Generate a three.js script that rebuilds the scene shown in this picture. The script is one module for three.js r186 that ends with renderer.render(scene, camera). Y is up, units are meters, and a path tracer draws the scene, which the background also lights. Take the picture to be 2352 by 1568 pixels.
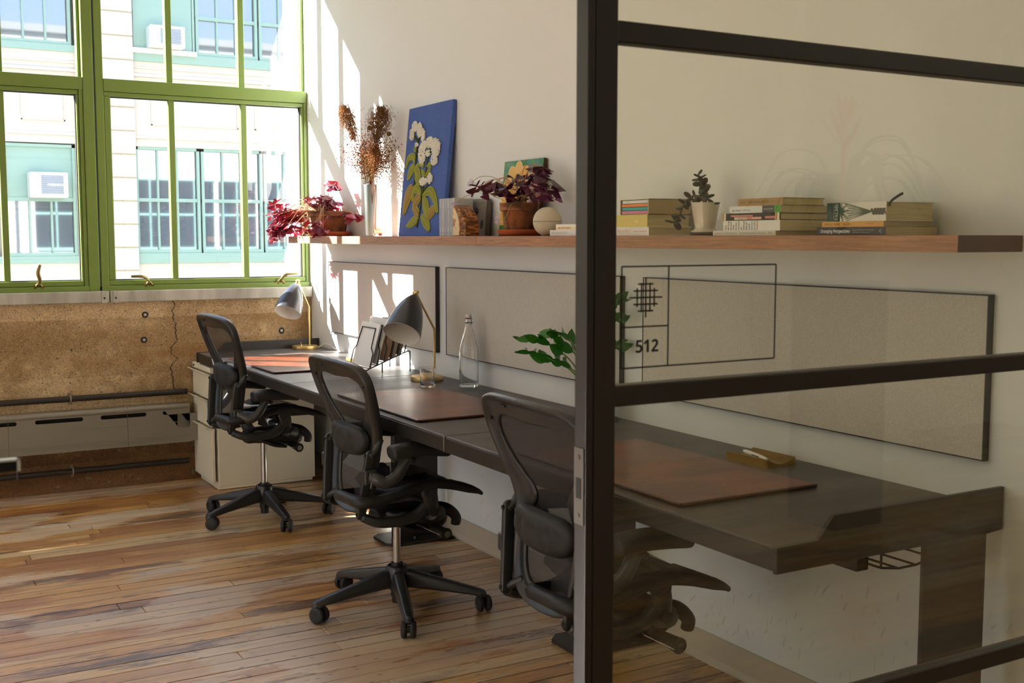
import * as THREE from 'three';
import { RoundedBoxGeometry } from 'three/addons/geometries/RoundedBoxGeometry.js';
import { mergeGeometries, mergeVertices } from 'three/addons/utils/BufferGeometryUtils.js';
import { FontLoader } from 'three/addons/loaders/FontLoader.js';
import { TextGeometry } from 'three/addons/geometries/TextGeometry.js';
import { RectAreaLightUniformsLib } from 'three/addons/lights/RectAreaLightUniformsLib.js';

// ------------------------------------------------------------------ camera, sky, sun, exposure
const scene = new THREE.Scene();
const renderer = new THREE.WebGLRenderer({ antialias: true });
renderer.toneMapping = THREE.LinearToneMapping;
renderer.toneMappingExposure = 2.85;
renderer.shadowMap.enabled = true;
RectAreaLightUniformsLib.init();

const camera = new THREE.PerspectiveCamera(33.43, 1.5, 0.1, 200);
camera.position.set(-2.3612, 1.3863, 6.5561);
camera.rotation.order = 'YXZ';
camera.rotation.set(-0.09154, -0.52255, 0);
camera.focus = 4.4;
camera.userData.fStop = 11;

// clear sky: pale at the horizon, blue overhead
{
  const W = 64, H = 32, d = new Float32Array(W * H * 4);
  for (let j = 0; j < H; j++) {
    const up = Math.sin(((j + 0.5) / H - 0.5) * Math.PI), t = Math.pow(Math.max(0, up), 0.55);
    const c = up > 0 ? [0.80 - 0.50 * t, 0.92 - 0.40 * t, 1.08 - 0.06 * t] : [0.32, 0.30, 0.27];
    for (let i = 0; i < W; i++) d.set([c[0], c[1], c[2], 1], (j * W + i) * 4);
  }
  const sky = new THREE.DataTexture(d, W, H, THREE.RGBAFormat, THREE.FloatType);
  sky.mapping = THREE.EquirectangularReflectionMapping;
  sky.magFilter = sky.minFilter = THREE.LinearFilter;
  sky.needsUpdate = true;
  scene.background = sky;
  scene.backgroundIntensity = 0.8;
}
const SUN = new THREE.Vector3(1, -0.731, 0.795).normalize();          // the way sunlight travels
const sun = new THREE.DirectionalLight(new THREE.Color(1.0, 0.965, 0.92), 15);
sun.position.copy(SUN).multiplyScalar(-25).add(new THREE.Vector3(-0.5, 1.5, 1.5));
sun.target.position.set(-0.5, 1.5, 1.5);
sun.castShadow = true;
sun.shadow.mapSize.set(4096, 4096);
Object.assign(sun.shadow.camera, { left: -6, right: 6, top: 6, bottom: -6, near: 1, far: 60 });
sun.shadow.radius = 1;
scene.add(sun, sun.target);

// ------------------------------------------------------------------ helpers
const V = (x, y, z) => new THREE.Vector3(x, y, z);
function rng(seed) { let s = seed >>> 0; return () => { s = (s + 0x6d2b79f5) | 0; let t = Math.imul(s ^ (s >>> 15), 1 | s); t = (t + Math.imul(t ^ (t >>> 7), 61 | t)) ^ t; return ((t ^ (t >>> 14)) >>> 0) / 4294967296; }; }
const R0 = rng(11);
const lerp = (a, b, t) => a + (b - a) * t, clamp = (x, a = 0, b = 1) => Math.min(b, Math.max(a, x));
const sstep = (a, b, x) => { const t = clamp((x - a) / (b - a)); return t * t * (3 - 2 * t); };
const hash2 = (x, y, s = 0) => { let h = Math.imul(x | 0, 374761393) + Math.imul(y | 0, 668265263) + Math.imul(s | 0, 2147483647 ^ 0x5bd1e995); h = Math.imul(h ^ (h >>> 13), 1274126177); return ((h ^ (h >>> 16)) >>> 0) / 4294967296; };
// value noise that repeats after px, py cells
function vnoise(x, y, px = 1e6, py = 1e6, s = 0) {
  const ix = Math.floor(x), iy = Math.floor(y), fx = x - ix, fy = y - iy, u = fx * fx * (3 - 2 * fx), v = fy * fy * (3 - 2 * fy);
  const m = (a, n) => ((a % n) + n) % n, a = m(ix, px), b = m(ix + 1, px), c = m(iy, py), e = m(iy + 1, py);
  return lerp(lerp(hash2(a, c, s), hash2(b, c, s), u), lerp(hash2(a, e, s), hash2(b, e, s), u), v);
}
function fbm(x, y, oct = 4, px = 1e6, py = 1e6, s = 0) { let a = 0.5, t = 0, n = 0; for (let i = 0; i < oct; i++) { t += a * vnoise(x, y, px, py, s + i * 17); n += a; a *= 0.5; x *= 2; y *= 2; px *= 2; py *= 2; } return t / n; }
// texture from a function of (u, v) in [0, 1) giving 1 or 3 sRGB numbers in [0, 1]
function tex(w, h, fn, color = true, rx = 1, ry = 1) {
  const d = new Uint8Array(w * h * 4);
  for (let j = 0; j < h; j++) for (let i = 0; i < w; i++) {
    const c = fn(i / w, j / h), o = (j * w + i) * 4;
    if (typeof c === 'number') d[o] = d[o + 1] = d[o + 2] = clamp(c) * 255; else { d[o] = clamp(c[0]) * 255; d[o + 1] = clamp(c[1]) * 255; d[o + 2] = clamp(c[2]) * 255; }
    d[o + 3] = 255;
  }
  const t = new THREE.DataTexture(d, w, h);
  t.wrapS = t.wrapT = THREE.RepeatWrapping; t.magFilter = t.minFilter = THREE.LinearFilter;
  if (color) t.colorSpace = THREE.SRGBColorSpace;
  t.repeat.set(rx, ry); t.needsUpdate = true;
  return t;
}
function canvasTex(w, h, draw) {
  const c = document.createElement('canvas'); c.width = w; c.height = h;
  draw(c.getContext('2d'), w, h);
  const t = new THREE.CanvasTexture(c); t.colorSpace = THREE.SRGBColorSpace; t.magFilter = THREE.LinearFilter;
  return t;
}
const mix3 = (a, b, t) => [lerp(a[0], b[0], t), lerp(a[1], b[1], t), lerp(a[2], b[2], t)];
const hex3 = (h) => [(h >> 16 & 255) / 255, (h >> 8 & 255) / 255, (h & 255) / 255];
const std = (color, roughness = 0.6, metalness = 0, o = {}) => new THREE.MeshStandardMaterial({ color, roughness, metalness, ...o });
const phys = (color, roughness = 0.5, o = {}) => new THREE.MeshPhysicalMaterial({ color, roughness, ...o });

// geometry
function flat(g) { const r = g.index ? g.toNonIndexed() : g; for (const k of Object.keys(r.attributes)) if (!['position', 'normal', 'uv'].includes(k)) r.deleteAttribute(k); if (!r.attributes.normal) r.computeVertexNormals(); if (!r.attributes.uv) r.setAttribute('uv', new THREE.BufferAttribute(new Float32Array(r.attributes.position.count * 2), 2)); return r; }
function join(list) { return list.length === 1 ? flat(list[0]) : mergeGeometries(list.map(flat)); }
// uv in metres, each face laid out by the way it points; along = axis the grain runs
function metric(g, along = '') {
  g = flat(g); const p = g.attributes.position, n = g.attributes.normal, uv = g.attributes.uv;
  for (let t = 0; t < p.count; t += 3) {
    let nx = 0, ny = 0, nz = 0; for (let k = 0; k < 3; k++) { nx += n.getX(t + k); ny += n.getY(t + k); nz += n.getZ(t + k); }
    nx = Math.abs(nx); ny = Math.abs(ny); nz = Math.abs(nz);
    for (let k = 0; k < 3; k++) {
      const x = p.getX(t + k), y = p.getY(t + k), z = p.getZ(t + k);
      let a, b; if (nx >= ny && nx >= nz) { a = z; b = y; if (along === 'y') [a, b] = [y, z]; } else if (ny >= nz) { a = x; b = z; if (along === 'z') [a, b] = [z, x]; } else { a = x; b = y; if (along === 'y') [a, b] = [y, x]; }
      uv.setXY(t + k, a, b);
    }
  }
  return g;
}
const bx = (x0, x1, y0, y1, z0, z1, r = 0) => { const w = Math.abs(x1 - x0), h = Math.abs(y1 - y0), d = Math.abs(z1 - z0), g = r > 0 ? new RoundedBoxGeometry(w, h, d, 2, Math.min(r, w / 2.02, h / 2.02, d / 2.02)) : new THREE.BoxGeometry(w, h, d); return g.translate((x0 + x1) / 2, (y0 + y1) / 2, (z0 + z1) / 2); };
const mbx = (...a) => metric(bx(...a));
const cyl = (r0, r1, h, seg = 20) => new THREE.CylinderGeometry(r1, r0, h, seg).translate(0, h / 2, 0);   // r0 below, r1 above
function rod(a, b, r, seg = 10) { const d = b.clone().sub(a), g = new THREE.CylinderGeometry(r, r, d.length(), seg); g.translate(0, d.length() / 2, 0); g.applyQuaternion(new THREE.Quaternion().setFromUnitVectors(V(0, 1, 0), d.normalize())); return g.translate(a.x, a.y, a.z); }
const lathe = (pts, seg = 32) => new THREE.LatheGeometry(pts.map((p) => new THREE.Vector2(p[0], p[1])), seg);
const disc = (p, dir, r, h, seg = 14) => { const g = new THREE.CylinderGeometry(r, r, h, seg); g.applyQuaternion(new THREE.Quaternion().setFromUnitVectors(V(0, 1, 0), dir.clone().normalize())); return g.translate(p.x, p.y, p.z); };
// rings of equal length -> closed skin with caps
function loft(rings, closedEnds = true) {
  const n = rings[0].length, pos = [], idx = [], uv = [];
  rings.forEach((r, j) => r.forEach((p, i) => { pos.push(p.x, p.y, p.z); uv.push(i / n, j / (rings.length - 1)); }));
  for (let j = 0; j < rings.length - 1; j++) for (let i = 0; i < n; i++) { const a = j * n + i, b = j * n + (i + 1) % n, c = a + n, d = b + n; idx.push(a, b, c, b, d, c); }
  if (closedEnds) for (const [j, f] of [[0, 1], [rings.length - 1, 0]]) {
    const c = new THREE.Vector3(); rings[j].forEach((p) => c.add(p)); c.divideScalar(n); const k = pos.length / 3; pos.push(c.x, c.y, c.z); uv.push(0.5, j ? 1 : 0);
    for (let i = 0; i < n; i++) { const a = j * n + i, b = j * n + (i + 1) % n; f ? idx.push(a, k, b) : idx.push(a, b, k); }
  }
  const g = new THREE.BufferGeometry(); g.setAttribute('position', new THREE.Float32BufferAttribute(pos, 3)); g.setAttribute('uv', new THREE.Float32BufferAttribute(uv, 2)); g.setIndex(idx); g.computeVertexNormals();
  return g;
}
// sweep along points; r = number | [ra, rb] | function(t) -> [ra, rb]; ra lies along `side`, rb across it
function sweep(points, r, seg = 10, steps = 0, side = null, power = 2) {
  const curve = new THREE.CatmullRomCurve3(points, false, 'centripetal'), N = steps || Math.max(2, (points.length - 1) * 5), rings = [];
  let prev = null;
  for (let j = 0; j <= N; j++) {
    const t = j / N, c = curve.getPoint(t), T = curve.getTangent(t).normalize();
    let A = side ? side.clone() : prev || (Math.abs(T.y) < 0.9 ? V(0, 1, 0) : V(1, 0, 0));
    A.addScaledVector(T, -A.dot(T)).normalize(); prev = A.clone();
    const Bv = new THREE.Vector3().crossVectors(T, A), rr = typeof r === 'function' ? r(t) : r, [ra, rb] = Array.isArray(rr) ? rr : [rr, rr], ring = [];
    for (let i = 0; i < seg; i++) { const th = (i / seg) * Math.PI * 2, cs = Math.cos(th), sn = Math.sin(th), e = 2 / power; ring.push(c.clone().addScaledVector(A, Math.sign(cs) * Math.abs(cs) ** e * ra).addScaledVector(Bv, Math.sign(sn) * Math.abs(sn) ** e * rb)); }
    rings.push(ring);
  }
  return loft(rings);
}
const wire = (points, r, seg = 6, steps = 0) => sweep(points, r, seg, steps);
const polyWire = (points, r, seg = 6) => join(points.slice(1).map((p, i) => rod(points[i], p, r, seg)).concat(points.slice(1, -1).map((p) => new THREE.SphereGeometry(r, 6, 5).translate(p.x, p.y, p.z))));

// objects
const taken = {};
function numbered(name) { if (!(name in taken)) { taken[name] = 0; return name; } taken[name]++; return name + '_' + String(taken[name]).padStart(3, '0'); }
function obj(name, geoms, material, parent = scene) {
  const m = new THREE.Mesh(Array.isArray(geoms) ? join(geoms) : geoms, material);
  m.name = parent === scene ? numbered(name) : name; parent.add(m); return m;
}
function tag(o, label, category, group) { o.userData.label = label; o.userData.category = category; if (group) o.userData.group = group; return o; }
function thing(name, label, category, p = [0, 0, 0], turn = 0, group) {
  const o = new THREE.Group(); o.name = numbered(name); scene.add(o); o.position.set(...p); o.rotation.y = turn; return tag(o, label, category, group);
}
function struct(name, geoms, material) { const m = obj(name, geoms, material); m.userData.kind = 'structure'; return m; }
function structGroup(name, label) { const o = new THREE.Group(); o.name = numbered(name); scene.add(o); o.userData.kind = 'structure'; if (label) o.userData.label = label; return o; }
function copyOf(src, label, group) { const c = src.clone(); c.name = numbered(src.name.replace(/_\d{3}$/, '')); c.userData = { ...src.userData }; if (label) c.userData.label = label; if (group) c.userData.group = group; scene.add(c); return c; }

// ------------------------------------------------------------------ materials of the room
const ROW = 0.08, FX0 = -4, FZ1 = 5.32;
function rowJoints(r) { const q = rng(700 + r * 13); const out = []; let x = -3.4 - q() * 1.2; while (x < 0.2) { out.push(x); x += 1.2 + q() * 1.9; } out.push(x); return out; }
const JOINTS = []; for (let r = 0; r < 70; r++) JOINTS.push(rowJoints(r));
const PAL = [[0.87, 0.68, 0.40], [0.84, 0.63, 0.35], [0.90, 0.74, 0.49], [0.78, 0.56, 0.30], [0.88, 0.67, 0.37], [0.82, 0.60, 0.33], [0.91, 0.78, 0.57], [0.74, 0.52, 0.29]];
// varnish worn through to pale wood; window sheen painted in at front left
const bareAndSheen = (x, z) => sstep(0.55, 0.60, fbm(x * 2.3 + 40, z * 5.5 + 9, 4, 1e6, 1e6, 91) + 0.22 * (fbm(x * 26, z * 150, 3, 1e6, 1e6, 15) - 0.5) + 0.09 * sstep(1.5, 0.2, Math.hypot(x + 1.7, (z - 2.7) * 0.9)));
function floorAt(x, z) {
  const r = Math.floor(z / ROW), j = JOINTS[clamp(r, 0, 69)]; let p = 0; while (p < j.length - 1 && j[p + 1] < x) p++;
  const id = hash2(r, p, 5), fz = z / ROW - r;
  let c = PAL[Math.floor(id * PAL.length)].slice();
  const grain = fbm(x * 7 + id * 50, z * 150, 3, 1e6, 1e6, 3), fine = vnoise(x * 60 + id * 9, z * 900, 1e6, 1e6, 9);
  const k = 0.80 + 0.28 * grain + 0.08 * (fine - 0.5); c = c.map((v) => v * k);
  // long dark stains that follow the grain, each with a ragged edge
  const st = fbm(x * 1.7 + id * 0.9, z * 7.5 + id * 0.5, 4, 1e6, 1e6, 41) + 0.24 * (fbm(x * 18, z * 130, 3, 1e6, 1e6, 77) - 0.5) + 0.10 * (id - 0.5) + 0.035 * sstep(0.9, 0.0, Math.abs(z - 1.7));
  const s = sstep(0.525, 0.63, st); c = mix3(c, [0.29, 0.185, 0.125], s * (0.45 + 0.45 * vnoise(x * 9, z * 70, 1e6, 1e6, 4)));
  const rd = sstep(0.50, 0.66, fbm(x * 2.6 + 9, z * 10 + id, 4, 1e6, 1e6, 46)); c = mix3(c, [0.60, 0.36, 0.18], rd * 0.55);
  // greyed wood where the varnish has gone, with the painted window sheen
  const b = bareAndSheen(x, z); c = mix3(c, [0.84, 0.77, 0.69], b * 0.7);
  // black knots and dents, pale paint flecks
  const kn = hash2(Math.floor(x * 22), Math.floor(z * 90), 21); if (kn > 0.972) { const dx = (x * 22) % 1, dz = (z * 90) % 1; const q = Math.hypot((Math.abs(dx) - 0.5) * 1.4, Math.abs(dz) - 0.5); if (q < 0.4) c = mix3(c, [0.10, 0.07, 0.06], 0.75 * (1 - q / 0.4)); }
  const fl = fbm(x * 50, z * 160, 2, 1e6, 1e6, 55); if (st > 0.5 && fl > 0.80) c = mix3(c, [0.72, 0.74, 0.66], 0.55);
  if (fz < 0.035 || fz > 0.965) c = c.map((v) => v * 0.55);
  return [c, s, b];
}
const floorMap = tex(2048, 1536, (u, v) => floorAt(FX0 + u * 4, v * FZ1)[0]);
const floorRough = tex(1024, 1024, (u, v) => { const x = FX0 + u * 4, z = v * FZ1, b = bareAndSheen(x, z); return 0.26 + 0.16 * fbm(x * 9, z * 60, 3, 1e6, 1e6, 8) + 0.12 * b; }, false);
const floorBump = tex(1024, 1024, (u, v) => { const x = FX0 + u * 4, z = v * FZ1; return 0.5 * fbm(x * 8, z * 120, 3, 1e6, 1e6, 3) + 0.5 * fbm(x * 3, z * 14, 2, 1e6, 1e6, 6); }, false);
const M = {};
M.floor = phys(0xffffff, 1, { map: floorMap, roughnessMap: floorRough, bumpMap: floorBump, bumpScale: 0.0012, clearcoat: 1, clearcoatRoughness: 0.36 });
M.subfloor = std(0x1b130d, 0.9);
const paintBump = tex(256, 256, (u, v) => fbm(u * 32, v * 32, 3, 32, 32, 2), false, 2, 2);
M.wall = std(0xedefec, 0.62, 0, { bumpMap: paintBump, bumpScale: 0.0004 });
M.ceiling = std(0xf6f5f2, 0.9);
M.base = std(0xc9bda9, 0.45);
function concreteAt(u, v) {
  const X = u * 2, Y = v * 1.1, row = Math.floor((Y + 0.003) / 0.157), inRow = (Y + 0.003) / 0.157 - row;
  const big = fbm(u * 6, v * 4 + 3, 4, 6, 1e6, 31), mid = fbm(u * 40, v * 22, 3, 40, 1e6, 32), f = vnoise(u * 400, v * 220, 400, 1e6, 33);
  let c = mix3([0.60, 0.485, 0.335], [0.77, 0.665, 0.515], sstep(0.3, 0.72, big * 0.6 + mid * 0.3 + (hash2(row, 0, 7) - 0.5) * 0.25 + 0.1));
  c = c.map((q) => q * (0.86 + 0.24 * f));
  const pit = fbm(u * 420, v * 230, 2, 420, 1e6, 35); if (pit > 0.80) c = c.map((q) => q * 0.55);
  const hole = fbm(u * 130, v * 72, 2, 130, 1e6, 39); if (hole > 0.885) c = c.map((q) => q * 0.45);
  const crack = Math.abs(u - 0.5 - 0.012 * (fbm(u * 2, v * 22, 4, 2, 1e6, 57) - 0.5) * 4 - 0.09); if (crack < 0.0016 && Y > 0.5) c = c.map((q) => q * 0.4);
  const sp = hash2(Math.floor(u * 520), Math.floor(v * 280), 36); if (sp > 0.985) c = mix3(c, [0.88, 0.82, 0.70], 0.6);
  const rust = fbm(u * 3, v * 9 + 8, 3, 3, 1e6, 37); if (rust > 0.5) c = mix3(c, [0.50, 0.33, 0.16], sstep(0.5, 0.75, rust) * 0.35);
  const chip = fbm(u * 60, v * 34, 3, 60, 1e6, 38); const dirtAndShade = sstep(0.30, 0.18, Y + 0.10 * (fbm(u * 16, v * 9, 4, 16, 1e6, 58) - 0.5)); c = mix3(c, [c[0] * 0.62, c[1] * 0.52, c[2] * 0.42], dirtAndShade); if (Y < 0.3 && chip > 0.78) c = mix3(c, [0.50, 0.54, 0.42], 0.5);  // dirt below the convector, with the shade there painted in
  return [c, pit, inRow, mid, f];
}
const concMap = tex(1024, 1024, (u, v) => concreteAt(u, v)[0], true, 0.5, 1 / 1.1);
const concBump = tex(1024, 1024, (u, v) => { const [, pit, q, mid, f] = concreteAt(u, v); const wob = 0.02 * (fbm(u * 30, v * 3, 2, 30, 1e6, 51) - 0.5); let h = 0.45 + 0.25 * mid + 0.14 * f - (pit > 0.78 ? 0.3 : 0); if (Math.abs(q + wob - 0.02) < 0.018 && fbm(u * 12, Math.floor(v * 7), 2, 12, 1e6, 52) > 0.42) h += 0.5; return h; }, false, 0.5, 1 / 1.1);
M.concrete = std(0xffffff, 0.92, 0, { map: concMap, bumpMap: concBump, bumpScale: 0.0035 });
M.sill = std(0xc9c7c0, 0.55, 0, { map: tex(512, 128, (u, v) => { const n = fbm(u * 20, v * 5, 4, 20, 5, 61); return [0.70 + 0.3 * n, 0.69 + 0.3 * n, 0.66 + 0.3 * n]; }, true, 1, 1) });
M.green = std(0x72873e, 0.42);
M.greenDark = std(0x2c3a14, 0.6);
M.bead = std(0x1d1c1a, 0.6);
M.glass = phys(0xffffff, 0.0, { transmission: 1, thickness: 0, ior: 1.5 });
M.partGlass = phys(0xfafbf4, 0.0, { transmission: 1, thickness: 0, ior: 1.5 });
M.brassOld = std(0x8d7a4c, 0.35, 0.9);
M.shade = phys(0xe9e6df, 1, { transmission: 0.45, thickness: 0 });
M.shadeDark = std(0xd7d4cc, 0.9);
M.steelDark = std(0x2b2a2c, 0.42, 0.6);
M.frameSteel = std(0x221d1a, 0.38);

// ------------------------------------------------------------------ floor: boards one by one
const floor = struct('floor', metric(bx(-7.5, 5, -0.2, -0.02, -0.3, 10)), M.subfloor);
function plankGeo(x0, x1, z0, z1, y) {
  const g = 0.0011, c = 0.0016, a = [x0 + g, x1 - g, z0 + g, z1 - g], P = [];
  const ring = (i, yy) => [V(a[0] + i, yy, a[2] + i), V(a[1] - i, yy, a[2] + i), V(a[1] - i, yy, a[3] - i), V(a[0] + i, yy, a[3] - i)];
  const rings = [ring(0, -0.02), ring(0, y - c), ring(c, y)];
  const pos = [], quad = (p, q, r, s) => { for (const v of [p, r, q, p, s, r]) pos.push(v.x, v.y, v.z); };
  for (let k = 0; k < 2; k++) for (let i = 0; i < 4; i++) quad(rings[k][i], rings[k][(i + 1) % 4], rings[k + 1][(i + 1) % 4], rings[k + 1][i]);
  quad(rings[2][0], rings[2][1], rings[2][2], rings[2][3]);
  const b = new THREE.BufferGeometry(); b.setAttribute('position', new THREE.Float32BufferAttribute(pos, 3)); b.computeVertexNormals();
  const uv = []; for (let i = 0; i < pos.length; i += 3) uv.push((pos[i] - FX0) / 4, pos[i + 2] / FZ1); b.setAttribute('uv', new THREE.Float32BufferAttribute(uv, 2));
  return b;
}
{
  const far = [];
  for (let r = 0; r < 66; r++) {
    const j = JOINTS[r], z0 = r * ROW + (r === 0 ? 0.047 : 0), z1 = Math.min((r + 1) * ROW, 5.30);
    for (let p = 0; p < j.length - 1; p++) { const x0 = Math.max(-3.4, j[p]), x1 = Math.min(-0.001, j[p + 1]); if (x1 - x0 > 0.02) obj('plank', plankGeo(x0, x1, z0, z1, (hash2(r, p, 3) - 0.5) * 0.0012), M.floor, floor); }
    let x = -3.4; while (x > -7.5) { const n = x - 0.9 - hash2(r, Math.floor(x * 9), 8); far.push(plankGeo(Math.max(-7.5, n), x, z0, z1, 0)); x = n; }
  }
  for (let r = 66; r < 124; r++) { let x = -7.5; while (x < 5) { const n = x + 0.9 + 1.1 * hash2(r, Math.floor(x * 9), 8); far.push(plankGeo(x, Math.min(5, n), r * ROW + 0.02, (r + 1) * ROW + 0.02, 0)); x = n; } }
  const f = obj('planks_beyond_view', far, M.floor, floor); f.userData.kind = 'stuff';
}

// ------------------------------------------------------------------ walls, ceiling, baseboard
const CEIL = 3.75;
{
  // the same paint with chair scuffs low on the wall
  const t = canvasTex(2048, 1440, (c, W, H) => { c.fillStyle = '#ffffff'; c.fillRect(0, 0, W, H); const q = rng(515); for (let k = 0; k < 200; k++) { const z = 2.1 + q() * 2.9, y = 0.12 + 0.5 * q() * q(), x0 = z / 5.4 * W, y0 = H - y / 3.8 * H, l = 2 + q() * 14, a = 1.2 + 0.8 * (q() - 0.5); c.strokeStyle = ['rgba(150,84,60,0.16)', 'rgba(120,100,84,0.14)', 'rgba(90,74,64,0.16)', 'rgba(150,110,90,0.12)'][k % 4]; c.lineWidth = 0.8 + q() * 1.4; c.beginPath(); c.moveTo(x0, y0); c.lineTo(x0 + Math.cos(a) * l, y0 - Math.sin(a) * l); c.stroke(); } });
  t.repeat.set(1 / 5.4, 1 / 3.8);
  const m = M.wall.clone(); m.map = t;
  struct('wall_right', [mbx(0, 0.16, -0.02, CEIL, -0.32, 5.34)], m);
}
struct('ceiling', [mbx(-7.6, 5.1, CEIL, CEIL + 0.2, -0.36, 10)], M.ceiling);
struct('wall_left', [mbx(-7.7, -7.5, -0.2, 0.2, -0.36, 10), mbx(-7.7, -7.5, 3.55, CEIL, -0.36, 10), mbx(-7.7, -7.5, 0.2, 3.55, -0.36, 0.25), mbx(-7.7, -7.5, 0.2, 3.55, 2.0, 2.15), mbx(-7.7, -7.5, 0.2, 3.55, 3.6, 10)], M.wall);
const XL = -2.47, HEAD = 3.5, SILL = 1.09;
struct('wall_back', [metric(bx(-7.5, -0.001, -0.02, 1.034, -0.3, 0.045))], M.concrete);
struct('wall_back', [mbx(-7.5, 0, HEAD, CEIL, -0.36, 0.045), mbx(-2.95, XL, 1.034, HEAD, -0.36, 0.045), mbx(-5.2, -4.85, 1.034, HEAD, -0.36, 0.045), mbx(-7.5, -7.2, 1.034, HEAD, -0.36, 0.045)], M.wall);
struct('wall_front', [mbx(-7.5, -2.75, -0.02, CEIL, 5.27, 5.35), mbx(-2.75, 0, 3.05, CEIL, 5.27, 5.35)], M.wall);
struct('wall_corridor', [mbx(-7.5, 5, -0.02, CEIL, 9.6, 9.8), mbx(5, 5.2, -0.02, CEIL, 5, 9.8)], M.wall);
struct('wall_corridor', [mbx(0.16, 5, -0.02, CEIL, 5.2, 5.34)], M.wall);
{
  const s = new THREE.Shape(); [[0, 0.1], [0.005, 0.1], [0.005, 0.024], [0.013, 0.006], [0.013, 0], [0, 0]].forEach(([a, b], i) => (i ? s.lineTo(a, b) : s.moveTo(a, b)));
  const g = new THREE.ExtrudeGeometry(s, { depth: 5.21, bevelEnabled: false }); g.scale(-1, 1, 1); g.translate(-0.0005, 0, 0.05);
  const p = g.index ? g.index.array : null; if (!p) { const a = g.attributes.position.array; for (let i = 0; i < a.length; i += 9) for (let k = 0; k < 3; k++) { const t = a[i + 3 + k]; a[i + 3 + k] = a[i + 6 + k]; a[i + 6 + k] = t; } g.computeVertexNormals(); }
  struct('baseboard_right', metric(g), M.base);
}
// stone sill in two lengths with a clamped joint
{
  const s = struct('trim_1', [mbx(-2.9, -1.168, 1.030, 1.092, -0.29, 0.072, 0.005)], M.sill);
  obj('sill_stone', mbx(-1.163, -0.002, 1.030, 1.092, -0.29, 0.072, 0.005), M.sill, s);
  for (const x of [-1.195, -1.135]) { obj('joint_clamp', [bx(x - 0.014, x + 0.014, 1.026, 1.094, 0.05, 0.078, 0.003)], M.sill, s); obj('rivet', disc(V(x, 1.055, 0.079), V(0, 0, 1), 0.005, 0.004), M.steelDark, s); }
}

// ------------------------------------------------------------------ windows
const ZF = 0.02;                                                     // inner face of the frames
function latch(parent, x, up) {
  const g = new THREE.Group(); g.name = 'latch'; g.position.set(x, 1.125, ZF + 0.002); parent.add(g);
  const plate = join([disc(V(-0.018, -0.005, 0.006), V(0, 0, 1), 0.009, 0.008), disc(V(0.018, -0.005, 0.006), V(0, 0, 1), 0.009, 0.008), sweep([V(-0.018, -0.005, 0.006), V(0, 0.012, 0.012), V(0.018, -0.005, 0.006)], [0.006, 0.006], 8)]);
  obj('plate', plate, M.brassOld, g);
  const h = up ? [V(0, 0, 0.012), V(0.004, 0.035, 0.022), V(-0.004, 0.07, 0.028), V(0.008, 0.115, 0.03)] : [V(0, 0, 0.012), V(-0.008, 0.026, 0.022), V(-0.035, 0.042, 0.028), V(-0.10, 0.045, 0.03)];
  obj('lever', sweep(h, (t) => [0.006 + 0.004 * Math.sin(t * 3), 0.004 + 0.003 * t], 8, 16), M.brassOld, g);
  return g;
}
function windowUnit(name, label, X0, X1, bars, latches) {            // X0 < X1
  const w = structGroup(name, label);
  const j = 0.042, y0 = SILL, y1 = HEAD, yt0 = 2.163, yt1 = 2.243;
  const fr = (n, ...a) => obj(n, bx(...a), M.green, w);
  fr('jamb', X0, X0 + j, y0, y1, -0.09, ZF, 0.004); fr('jamb', X1 - 0.016, X1 - 0.001, y0, y1, -0.09, ZF - 0.045, 0.003);
  fr('jamb', X1 - 0.022, X1 - 0.001, y0, yt1, -0.045, ZF, 0.003);
  fr('sill_rail', X0, X1 - 0.001, y0, y0 + 0.03, -0.09, ZF + 0.012, 0.004); fr('head_rail', X0, X1, y1 - 0.04, y1, -0.09, ZF, 0.004);
  fr('transom', X0 + j, X1 - 0.001, yt0 + 0.012, yt1, -0.075, ZF + 0.004, 0.004);
  // the opening lower sash
  const a0 = X0 + j + 0.001, a1 = X1 - 0.023;
  fr('sash_rail', a0, a1, y0 + 0.031, 1.149, -0.05, ZF - 0.004, 0.004); fr('sash_rail', a0, a1, yt0 - 0.012, yt0 + 0.011, -0.05, ZF - 0.004, 0.004);
  fr('sash_stile', a0, a0 + 0.034, 1.15, yt0 - 0.013, -0.05, ZF - 0.004, 0.004); fr('sash_stile', a1 - 0.012, a1, 1.15, yt0 - 0.013, -0.05, ZF - 0.004, 0.004);
  const e = 0.0045;                                                   // dark glazing bead round the sash glass
  obj('glazing_bead', [bx(a0 + 0.034, a1 - 0.012, 1.149, 1.149 + e, -0.034, -0.008), bx(a0 + 0.034, a1 - 0.012, yt0 - 0.012 - e, yt0 - 0.012, -0.034, -0.008), bx(a0 + 0.034, a0 + 0.034 + e, 1.149, yt0 - 0.012, -0.034, -0.008), bx(a1 - 0.012 - e, a1 - 0.012, 1.149, yt0 - 0.012, -0.034, -0.008)], M.bead, w);
  const edges = [a0 + 0.034, ...bars, a1 - 0.012];
  for (const b of bars) { fr('muntin', b - 0.016, b + 0.016, 1.149, yt0 - 0.012, -0.055, -0.006, 0.003); fr('muntin', b - 0.017, b + 0.017, yt1, y1 - 0.04, -0.085, -0.03, 0.003); }
  for (let i = 0; i < edges.length - 1; i++) {
    const l = edges[i] + (i ? 0.016 : 0), r = edges[i + 1] - (i < bars.length ? 0.016 : 0);
    obj('pane', bx(l, r, 1.149, yt0 - 0.012, -0.032, -0.028), M.glass, w);
    obj('pane', bx(i ? l : X0 + j, i < bars.length ? r : X1 - 0.016, yt1, y1 - 0.04, -0.062, -0.058), M.glass, w);
  }
  for (const [x, up] of latches) latch(w, x, up);
  return w;
}
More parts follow.
